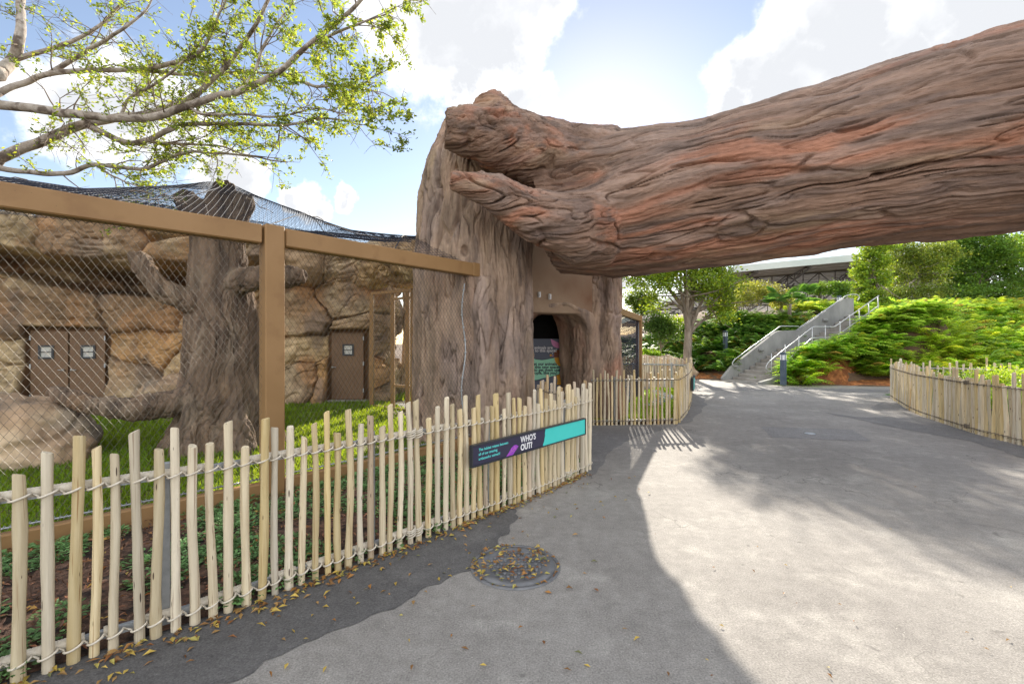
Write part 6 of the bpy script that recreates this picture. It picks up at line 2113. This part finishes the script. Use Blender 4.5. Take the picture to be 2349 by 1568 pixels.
def soil_bed(name, poly_line_in, poly_line_out, z, mat, amp, nv=30):
    """bed surface lofted between two plan lines"""
    A = np.asarray(poly_line_in, float); B_ = np.asarray(poly_line_out, float)
    t = np.linspace(0, 1, nv)[None, :, None]
    P = A[:, None, :] * (1 - t) + B_[:, None, :] * t
    P = P.reshape(-1, 2)
    e = np.tile(np.sin(np.linspace(0, np.pi, nv)) ** .5, len(A))
    Z = z * e + amp * fbm(np.c_[P * 3, np.zeros(len(P))], 4) * e + .008
    o = MB().add(np.c_[P, Z], grid_faces(len(A), nv)).build(name, mat)
    return tag(o, kind='structure')


def resample(P, m):
    P = np.asarray(P, float); s = np.r_[0, np.cumsum(np.linalg.norm(np.diff(P, axis=0), axis=1))]; t = np.linspace(0, s[-1], m)
    return np.stack([np.interp(t, s, P[:, k]) for k in range(2)], 1)


def offset(line, dist):
    T = np.gradient(line, axis=0); T /= np.linalg.norm(T, axis=1, keepdims=True); return line + np.c_[-T[:, 1], T[:, 0]] * dist


bedA0 = resample(offset(lineA, .03), 160)
bedA1 = resample(polyline(np.vstack([ENC[0] + (-.6, -.55), ENC]), .1) + np.array([.04, -.04]), 160)
bedA1[-20:] = resample([bedA1[-20], (-.35, 7.1), (.40, 7.7)], 20)
soil_bed('planting_bed', bedA0, bedA1, .05, M['mulch'], .03, 60)
bedM0 = np.vstack([resample(lineM, 30), resample(lineS, 60)]); bedM1 = np.vstack([resample([(1.7, 9.6), (2.3, 10.6)], 30), resample([(2.3, 10.6), (4.0, 14.0), (5.0, 15.9)], 60)])
soil_bed('planting_bed', offset(bedM0, .03), bedM1, .05, M['mulch'], .03)
bedR0 = resample(offset(lineR, .03), 80); bedR1 = resample([(11.6, 13.9), (13.6, 12.8), (14.6, 11.2), (14.8, 8.5), (14.8, 5.6)], 80)
soil_bed('planting_bed', bedR0, bedR1, .06, M['mulch'], .03)


def inside(line0, line1, n, r):
    i = r.integers(0, len(line0), n); t = r.random(n)[:, None]
    return line0[i] * (1 - t) + line1[i] * t + r.normal(0, .02, (n, 2))


# ground-cover plants: little rosettes of leaves in the near bed
def rosettes(name, label, pts, rad, nl, ls, col, r, zb=.05, mat='cover'):
    m = len(pts)
    P = np.repeat(pts, nl, 0); k = len(P)
    a = r.uniform(0, 2 * np.pi, k); el = r.uniform(.1, .9, k); ln = np.repeat(rad, nl) * r.uniform(.3, 1.0, k)
    pos = np.c_[P[:, 0] + np.cos(a) * ln, P[:, 1] + np.sin(a) * ln, zb + np.repeat(rad, nl) * .65 * el * (1.2 - ln / np.repeat(rad, nl))]
    d = np.c_[np.cos(a) * np.cos(el * .6), np.sin(a) * np.cos(el * .6), np.sin(el * .6)]
    s = np.cross(d, [0, 0, 1.0]); s /= np.linalg.norm(s, axis=1, keepdims=True)
    s = s + r.normal(0, .25, (k, 3))
    L = ls * r.uniform(.7, 1.3, (k, 1))
    V = np.stack([pos, pos + d * L * .5 + s * L * .22, pos + d * L + np.array([0, 0, -.15]) * L, pos + d * L * .5 - s * L * .22], 1).reshape(-1, 3)
    b = np.arange(k)[:, None] * 4
    c = np.repeat(r.uniform(.75, 1.3, (m, 1)), nl, 0) * r.uniform(.75, 1.25, (k, 1)) * np.asarray(col)
    mb = MB(); mb.add(V, None, np.vstack([b + [0, 1, 2], b + [0, 2, 3]]), np.repeat(c, 4, 0))
    return tag(mb.build(name, M[mat], None, smooth=False), label, None, None, 'stuff')


r = np.random.default_rng(90)
pts = []
for k in range(6000):
    p = inside(bedA0, bedA1, 1, r)[0]
    den = perlin(np.array([[p[0] * 1.6, p[1] * 1.6, 4.4]]))[0]
    if den > -.08 - .25 * (p[1] > 4.2) and len(pts) < 1000: pts.append(p)
pts = np.array(pts)
rosettes('ground_cover', 'low green leafy ground cover dotting the mulch behind the near fence', pts, r.uniform(.06, .13, len(pts)), 34, .042, (1.0, 1.0, 1.0), r)
pts = inside(offset(bedM0, .24), bedM1, 1500, r)
rosettes('ground_cover', 'lime green ground cover filling the bed behind the middle fence', pts, r.uniform(.10, .17, len(pts)), 22, .07, (2.4, 2.1, .35), r, .06, 'grass')
pts = inside(offset(bedR0, .28), bedR1, 700, r)
rosettes('ground_cover', 'mixed green ground cover under the right hand shrubs', pts, r.uniform(.10, .2, len(pts)), 18, .08, (1.0, 1.0, .8), r, .06)
# mulch chips
n = 5200
p = inside(bedA0, bedA1, n, r)
mb = MB()
c = r.uniform(.4, 1.5, (n, 1)) * np.array([1, 1, 1]); rd = r.random(n) < .3; c[rd] *= np.array([2.0, 1.6, 1.3])
leaves(mb, np.c_[p, .055 + .03 * r.random(n)], np.full(n, .05), r, c, flat=1.5, asp=.16)
tag(mb.build('mulch_chips', M['chip'], None, smooth=False), 'dark bark mulch chips in the near planting bed', None, None, 'stuff')
# pink flowering edging in the middle bed
pts = resample([gnd(1492, 942), gnd(1510, 935), gnd(1530, 918), gnd(1500, 905), gnd(1545, 925)], 50) + r.normal(0, .04, (50, 2))
rosettes('pink_flowers', 'pale pink flowers edging the lime green bed', pts, np.full(50, .14), 20, .07, (3.8, 2.0, 7.0), r, .10, 'cover')

# ------------------------------------------------------------------ grass inside the enclosure
encl = np.array([(-5.2, 2.43), (-2.62, 4.97), (-.66, 7.25), (-1.6, 9.4), (-3.4, 12.6), (-5.2, 12.7), (-9.8, 11.8), (-14.2, 10.4), (-17, 9.2)])
from mathutils.geometry import tessellate_polygon
vec = [Vector((q[0], q[1], 0)) for q in encl]
tr = [list(t) for t in tessellate_polygon([vec])]
tr = [t if (vec[t[1]] - vec[t[0]]).cross(vec[t[2]] - vec[t[0]]).z > 0 else t[::-1] for t in tr]
o = MB().add(np.c_[encl, np.full(len(encl), .03)], None, tr).build('lawn', M['grass_soil']); tag(o, kind='structure')


def in_poly(P, poly):
    x, y = P[:, 0], P[:, 1]; c = np.zeros(len(P), bool); j = len(poly) - 1
    for i in range(len(poly)):
        xi, yi = poly[i]; xj, yj = poly[j]
        c ^= ((yi > y) != (yj > y)) & (x < (xj - xi) * (y - yi) / (yj - yi + 1e-12) + xi); j = i
    return c


def grass(name, label, poly, n, hgt, r, tint, bare=.1):
    lo, hi = np.min(poly, 0), np.max(poly, 0)
    P = r.uniform(lo, hi, (n * 3, 2)); P = P[in_poly(P, np.asarray(poly))]
    d = np.hypot(P[:, 0], P[:, 1]); P = P[r.random(len(P)) < np.clip(5.5 / d, .25, 1)]
    dens = perlin(np.c_[P * .9, np.full(len(P), 8.8)]); P = P[dens > -.5 + bare * (P[:, 1] > 9.5) * 4 * r.random(len(P))]
    P = P[:n]; m = len(P)
    a = r.uniform(0, 6.28, m); h = hgt * r.uniform(.5, 1.3, m) * (1 + np.hypot(P[:, 0], P[:, 1]) * .03); w = .004 + .0012 * np.hypot(P[:, 0], P[:, 1])
    lean = r.uniform(.1, .9, m) * h; b = r.uniform(0, 6.28, m)
    z0 = .03
    V = np.stack([np.c_[P[:, 0] - np.cos(a) * w, P[:, 1] - np.sin(a) * w, np.full(m, z0)], np.c_[P[:, 0] + np.cos(a) * w, P[:, 1] + np.sin(a) * w, np.full(m, z0)],
                  np.c_[P[:, 0] + np.cos(b) * lean, P[:, 1] + np.sin(b) * lean, z0 + h]], 1).reshape(-1, 3)
    T = np.arange(len(V)).reshape(-1, 3)
    c = r.uniform(.7, 1.3, (m, 1)) * np.asarray(tint) * (1 + .3 * perlin(np.c_[P * 1.5, np.full(m, 1.1)])[:, None])
    mb = MB(); mb.add(V, None, T, np.repeat(c, 3, 0))
    return tag(mb.build(name, M['grass'], None, smooth=False), label, None, None, 'stuff')


grass('lawn_grass', 'green lawn grass inside the mesh enclosure', encl, 90000, .06, r, (1.25, 1.15, .8))
o = MB().add([(-6, 13.2, .0), (2, 11.8, .0), (3, 19, .0), (-6, 19, .0)], [[0, 1, 2, 3]]).build('verge', M['grass_soil']); o.location.z = .012; tag(o, kind='structure')
grass('verge_grass', 'sunny grass seen through the mesh gate', np.array([(-4, 13.2), (-1.6, 12.0), (-1.2, 18), (-4.4, 18)]), 9000, .12, r, (1.6, 1.4, .7))


# ------------------------------------------------------------------ fallen leaves
def fallen(name, label, P, z, r, cols, size):
    n = len(P); a = r.uniform(0, 6.28, n)
    d = np.c_[np.cos(a), np.sin(a), r.normal(0, .15, n)]; s = np.c_[-np.sin(a), np.cos(a), r.normal(0, .25, n)]
    L = size * r.uniform(.6, 1.25, (n, 1)); w = r.uniform(.14, .24, (n, 1))
    pos = np.c_[P, z + L[:, 0] * .10 + .012 * r.random(n)]
    cur = r.uniform(.03, .22, (n, 1)) * L
    up = np.array([0, 0, 1.0])
    V = np.stack([pos - d * L * .5 - up * L * .05, pos + s * L * w + up * cur, pos + d * L * .5 - up * L * .05, pos - s * L * w + up * cur, pos], 1).reshape(-1, 3)
    k = np.arange(n)[:, None] * 5
    T = np.vstack([k + [0, 1, 4], k + [1, 2, 4], k + [2, 3, 4], k + [3, 0, 4]])
    mb = MB(); mb.add(V, None, T, np.repeat(cols, 5, 0))
    return tag(mb.build(name, M['dead_leaf'], None, smooth=False), label, None, None, 'stuff')


def lcols(n, r):
    pal = np.array([[1.2, 1.1, 1.0], [1.15, .85, .6], [.75, .6, .55], [1.6, 1.75, .95], [1.4, 1.85, 1.3], [.6, .95, 1.0], [.8, .5, .4]])
    return pal[r.choice(7, n, p=[.2, .17, .15, .24, .11, .05, .08])] * r.uniform(.75, 1.2, (n, 1))


r = np.random.default_rng(123)
P = []
Ld = resample(lineA, 400)
To = offset(Ld, -1) - Ld
n = 640
i = (20 + 370 * r.random(n) ** 1.0).astype(int)
w = np.abs(r.normal(0, 1, n)) * np.interp(i, [0, 60, 200, 300, 400], [.13, .13, .09, .05, .05])
P1 = Ld[i] + To[i] * (.02 + w)[:, None]
P2 = Ld[r.integers(0, 400, 110)] + To[r.integers(0, 400, 110)] * r.uniform(.1, 1.0, (110, 1)); 
ang = r.uniform(0, 6.28, 150); rr = .30 * np.sqrt(r.random(150)); P3 = np.c_[MANHOLE[0] + np.cos(ang) * rr - .03, MANHOLE[1] + np.sin(ang) * rr + .03]; 
ang = r.uniform(0, 6.28, 40); P4 = np.c_[MANHOLE[0] + np.cos(ang) * .325, MANHOLE[1] + np.sin(ang) * .325]
P5 = np.array([gnd(px, py) for px, py in zip(r.uniform(700, 1500, 34), r.uniform(1180, 1560, 34))])
P6 = np.array([gnd(px, py) for px, py in zip(r.uniform(1500, 2340, 26), r.uniform(1000, 1560, 26))])
zz = np.r_[np.full(640, .004), np.full(110, .004), np.full(150, .014), np.full(40, .008), np.full(34, .004), np.full(26, .002)]
sz = np.r_[np.full(640, .055), np.full(110, .045), np.full(150, .05), np.full(40, .045), np.full(34, .05), np.full(26, .03)][:, None]
PP = np.vstack([P1, P2, P3, P4, P5, P6])
fallen('fallen_leaves', 'yellow and brown fallen leaves scattered along the fence and over the manhole', PP, zz, r, lcols(len(PP), r), sz)
n = 700
p = inside(bedA0, bedA1, n, r)
fallen('fallen_leaves', 'brown leaf litter lying in the near planting bed', p, np.full(n, .07), r, lcols(n, r) * np.array([.8, .65, .6]), np.full((n, 1), .055))


# ================================================================== THE TREE OVERHANGING FROM THE LEFT
def build_overhang():
    r = np.random.default_rng(55)
    base = np.array([-10.2, 4.2, 0])
    root = empty('overhanging_tree', base, 'tree whose pale branches and sparse yellow green leaves overhang from the left', 'tree')
    tr = MB()
    fork = np.array([-9.4, 4.9, 4.3])
    tr.tube(polyline([base + [0, 0, -.1], base + [.1, .1, 1.5], base + [.4, .4, 3.0], fork], .2), .30, 14)
    br = MB()      # branches
    tips = []
    # (depth at start, depth at end, r start, r end, pixels)
    B = [(6.4, 5.4, .085, .02, [(0, 240), (120, 255), (200, 265), (340, 270), (470, 228), (560, 205), (640, 163), (700, 110), (790, 35), (850, -20), (930, -90)]),
         (6.8, 6.2, .095, .025, [(0, 362), (90, 325), (170, 292), (260, 270), (330, 262), (420, 235), (480, 190), (545, 120), (600, 30), (640, -60)]),
         (6.6, 6.0, .055, .012, [(200, 318), (300, 328), (380, 302), (430, 286), (560, 283), (650, 287), (740, 272), (830, 285)]),
         (6.7, 6.6, .055, .012, [(0, 385), (50, 393), (150, 397), (215, 378), (330, 386), (420, 350), (500, 352), (580, 360), (660, 372)]),
         (6.5, 6.9, .06, .015, [(0, 212), (60, 186), (125, 166), (280, 160), (430, 170), (520, 166), (620, 168), (700, 175)]),
         (6.6, 7.2, .11, .06, [(0, 165), (30, 140), (46, 85), (48, 0), (50, -80)]),
         (6.6, 6.8, .05, .012, [(30, 140), (110, 112), (200, 78), (265, 25), (300, -30)]),
         (6.3, 6.3, .045, .012, [(110, 165), (190, 122), (260, 80), (320, 40), (360, -20)]),
         (6.2, 5.8, .05, .012, [(310, 160), (400, 145), (455, 120), (500, 40), (530, -30)]),
         (6.0, 5.6, .028, .008, [(430, 250), (470, 262), (560, 262), (640, 270), (720, 250), (800, 260)]),
         (5.7, 5.3, .032, .008, [(640, 200), (720, 196), (800, 198), (845, 205), (872, 215)]),
         (5.6, 5.4, .028, .007, [(700, 110), (760, 80), (820, 55), (870, 40), (900, 30)]),
         (6.6, 6.6, .03, .008, [(330, 330), (400, 330), (500, 335), (560, 355), (640, 362)]),
         (6.7, 6.5, .022, .006, [(215, 380), (260, 405), (310, 425), (340, 440)]),
         (6.5, 6.3, .03, .008, [(560, 205), (590, 150), (610, 90), (660, 20), (700, -40)]),
         (6.2, 6.0, .03, .008, [(270, 262), (300, 220), (360, 190), (440, 120), (480, 60), (500, -20)])]
    lead = []
    for (d0, d1, r0, r1, px) in B:
        start = None
        if px[0][0] != 0:
            best = 1e9
            for (Q_, _r) in lead:
                e = np.hypot(CX + FPX * Q_[:, 0] / Q_[:, 1] - px[0][0], CY - FPX * (Q_[:, 2] - H) / Q_[:, 1] - px[0][1]); i = int(np.argmin(e))
                if e[i] < best: best = e[i]; start = Q_[i, :3].copy()
            d0 = start[1]
        P = np.array([at(x, y, d0 + (d1 - d0) * k / (len(px) - 1) + .10 * math.sin(k * 2.1)) for k, (x, y) in enumerate(px)])
        if start is not None: P[0] = start
        r0, r1 = r0 * .78, r1 * .7
        rr = np.linspace(r0, r1, len(P))
        PP = polyline(np.c_[P, rr], .08)
        PP[:, :3] += .018 * np.c_[perlin(PP[:, :3] * 3), perlin(PP[:, :3] * 3 + 5), perlin(PP[:, :3] * 3 + 9)]
        br.tube(PP[:, :3], PP[:, 3], 8)
        lead.append((PP, r0))
        if px[0][0] == 0:      # carry the limb back to the fork
            s = polyline([fork, (fork + P[0]) / 2 + [0, 0, .15], P[0] + (P[0] - P[1]) * .3, P[0]], .15)
            br.tube(s, np.linspace(max(.16, r0 * 1.5), r0, len(s)), 9)
    # twigs
    tw = MB(); leafp = []
    def dens(p):       # leafier on the outer (right-hand) side
        px = CX + FPX * p[0] / p[1]
        return np.interp(px, [-200, 150, 400, 650, 950], [.35, .45, .8, 1.2, 1.5])
    for (PP, r0) in lead:
        L = len(PP)
        nt = int(L / 2.1)
        for k in range(nt):
            i = int(r.uniform(.10, 1.0) * (L - 1))
            p = PP[i, :3]; t = PP[min(i + 2, L - 1), :3] - PP[max(i - 2, 0), :3]; t /= np.linalg.norm(t)
            d = t * .9 + r.normal(0, .75, 3) * np.array([1, .8, 1]) + np.array([.2, 0, .1]); d /= np.linalg.norm(d)
            ln = r.uniform(.25, .80)
            pts = [p]; dd = d.copy()
            for q in range(5):
                dd = dd + r.normal(0, .22, 3) + np.array([0, 0, -.03]); dd /= np.linalg.norm(dd); pts.append(pts[-1] + dd * ln / 5)
            tw.tube(pts, np.linspace(min(.010, PP[i, 3] * .6), .0022, 6), 4, caps=False)
            for q in (2, 3, 4, 5):
                for j in range(2):
                    e = dd + r.normal(0, .8, 3); e /= np.linalg.norm(e); l2 = r.uniform(.12, .32)
                    b = pts[q]; m_ = b + e * l2 * .5 + r.normal(0, .02, 3); c = b + e * l2
                    tw.tube([b, m_, c], [.0035, .0028, .0015], 3, caps=False)
                    nl = r.poisson(17 * dens(c)) if r.random() < .55 else 0
                    for x in range(nl):
                        u = r.uniform(.35, 1.05); leafp.append(b + (c - b) * u + r.normal(0, .024, 3))
    tr.build('trunk', M['bark_pale'], root); br.build('branches', M['bark_pale'], root); tw.build('twigs', M['twig'], root)
    P = np.array(leafp); n = len(P)
    c = leaf_cols(n, r, .3, .25)
    mb = MB(); leaves(mb, P, np.full(n, .055), r, c, flat=.2, asp=.25)
    mb.build('crown', M['leaf_tree'], root, smooth=False)
    # the part of the crown outside the picture, so that the tree is whole from other viewpoints
    bl = [((-10.5, 4.0, 7.2), (2.4, 2.0, 1.5)), ((-8.6, 3.0, 7.0), (1.8, 1.6, 1.1)), ((-12, 5.5, 6.8), (2.0, 2.0, 1.4))]
    P, tone, cc = crown_points(bl, 7000, r, 30, .15, .4)
    mb = MB(); leaves(mb, P, np.full(7000, .09), r, leaf_cols(7000, r) * tone[:, None], asp=.26); mb.build('crown', M['leaf_tree'], root, smooth=False)
    mb = MB()
    for b_ in bl:
        for k in range(4):
            e = np.array(b_[0]) + r.normal(size=3) * np.array(b_[1]) * .6; s = polyline([fork, (fork + e) / 2 + [0, 0, .3], e], .2); mb.tube(s, np.linspace(.12, .01, len(s)), 6)
    mb.build('branches', M['bark_pale'], root)
    return n


print('overhang leaves', build_overhang())
print('tris', sum(len(o.data.polygons) for o in bpy.data.objects if o.type == 'MESH'))
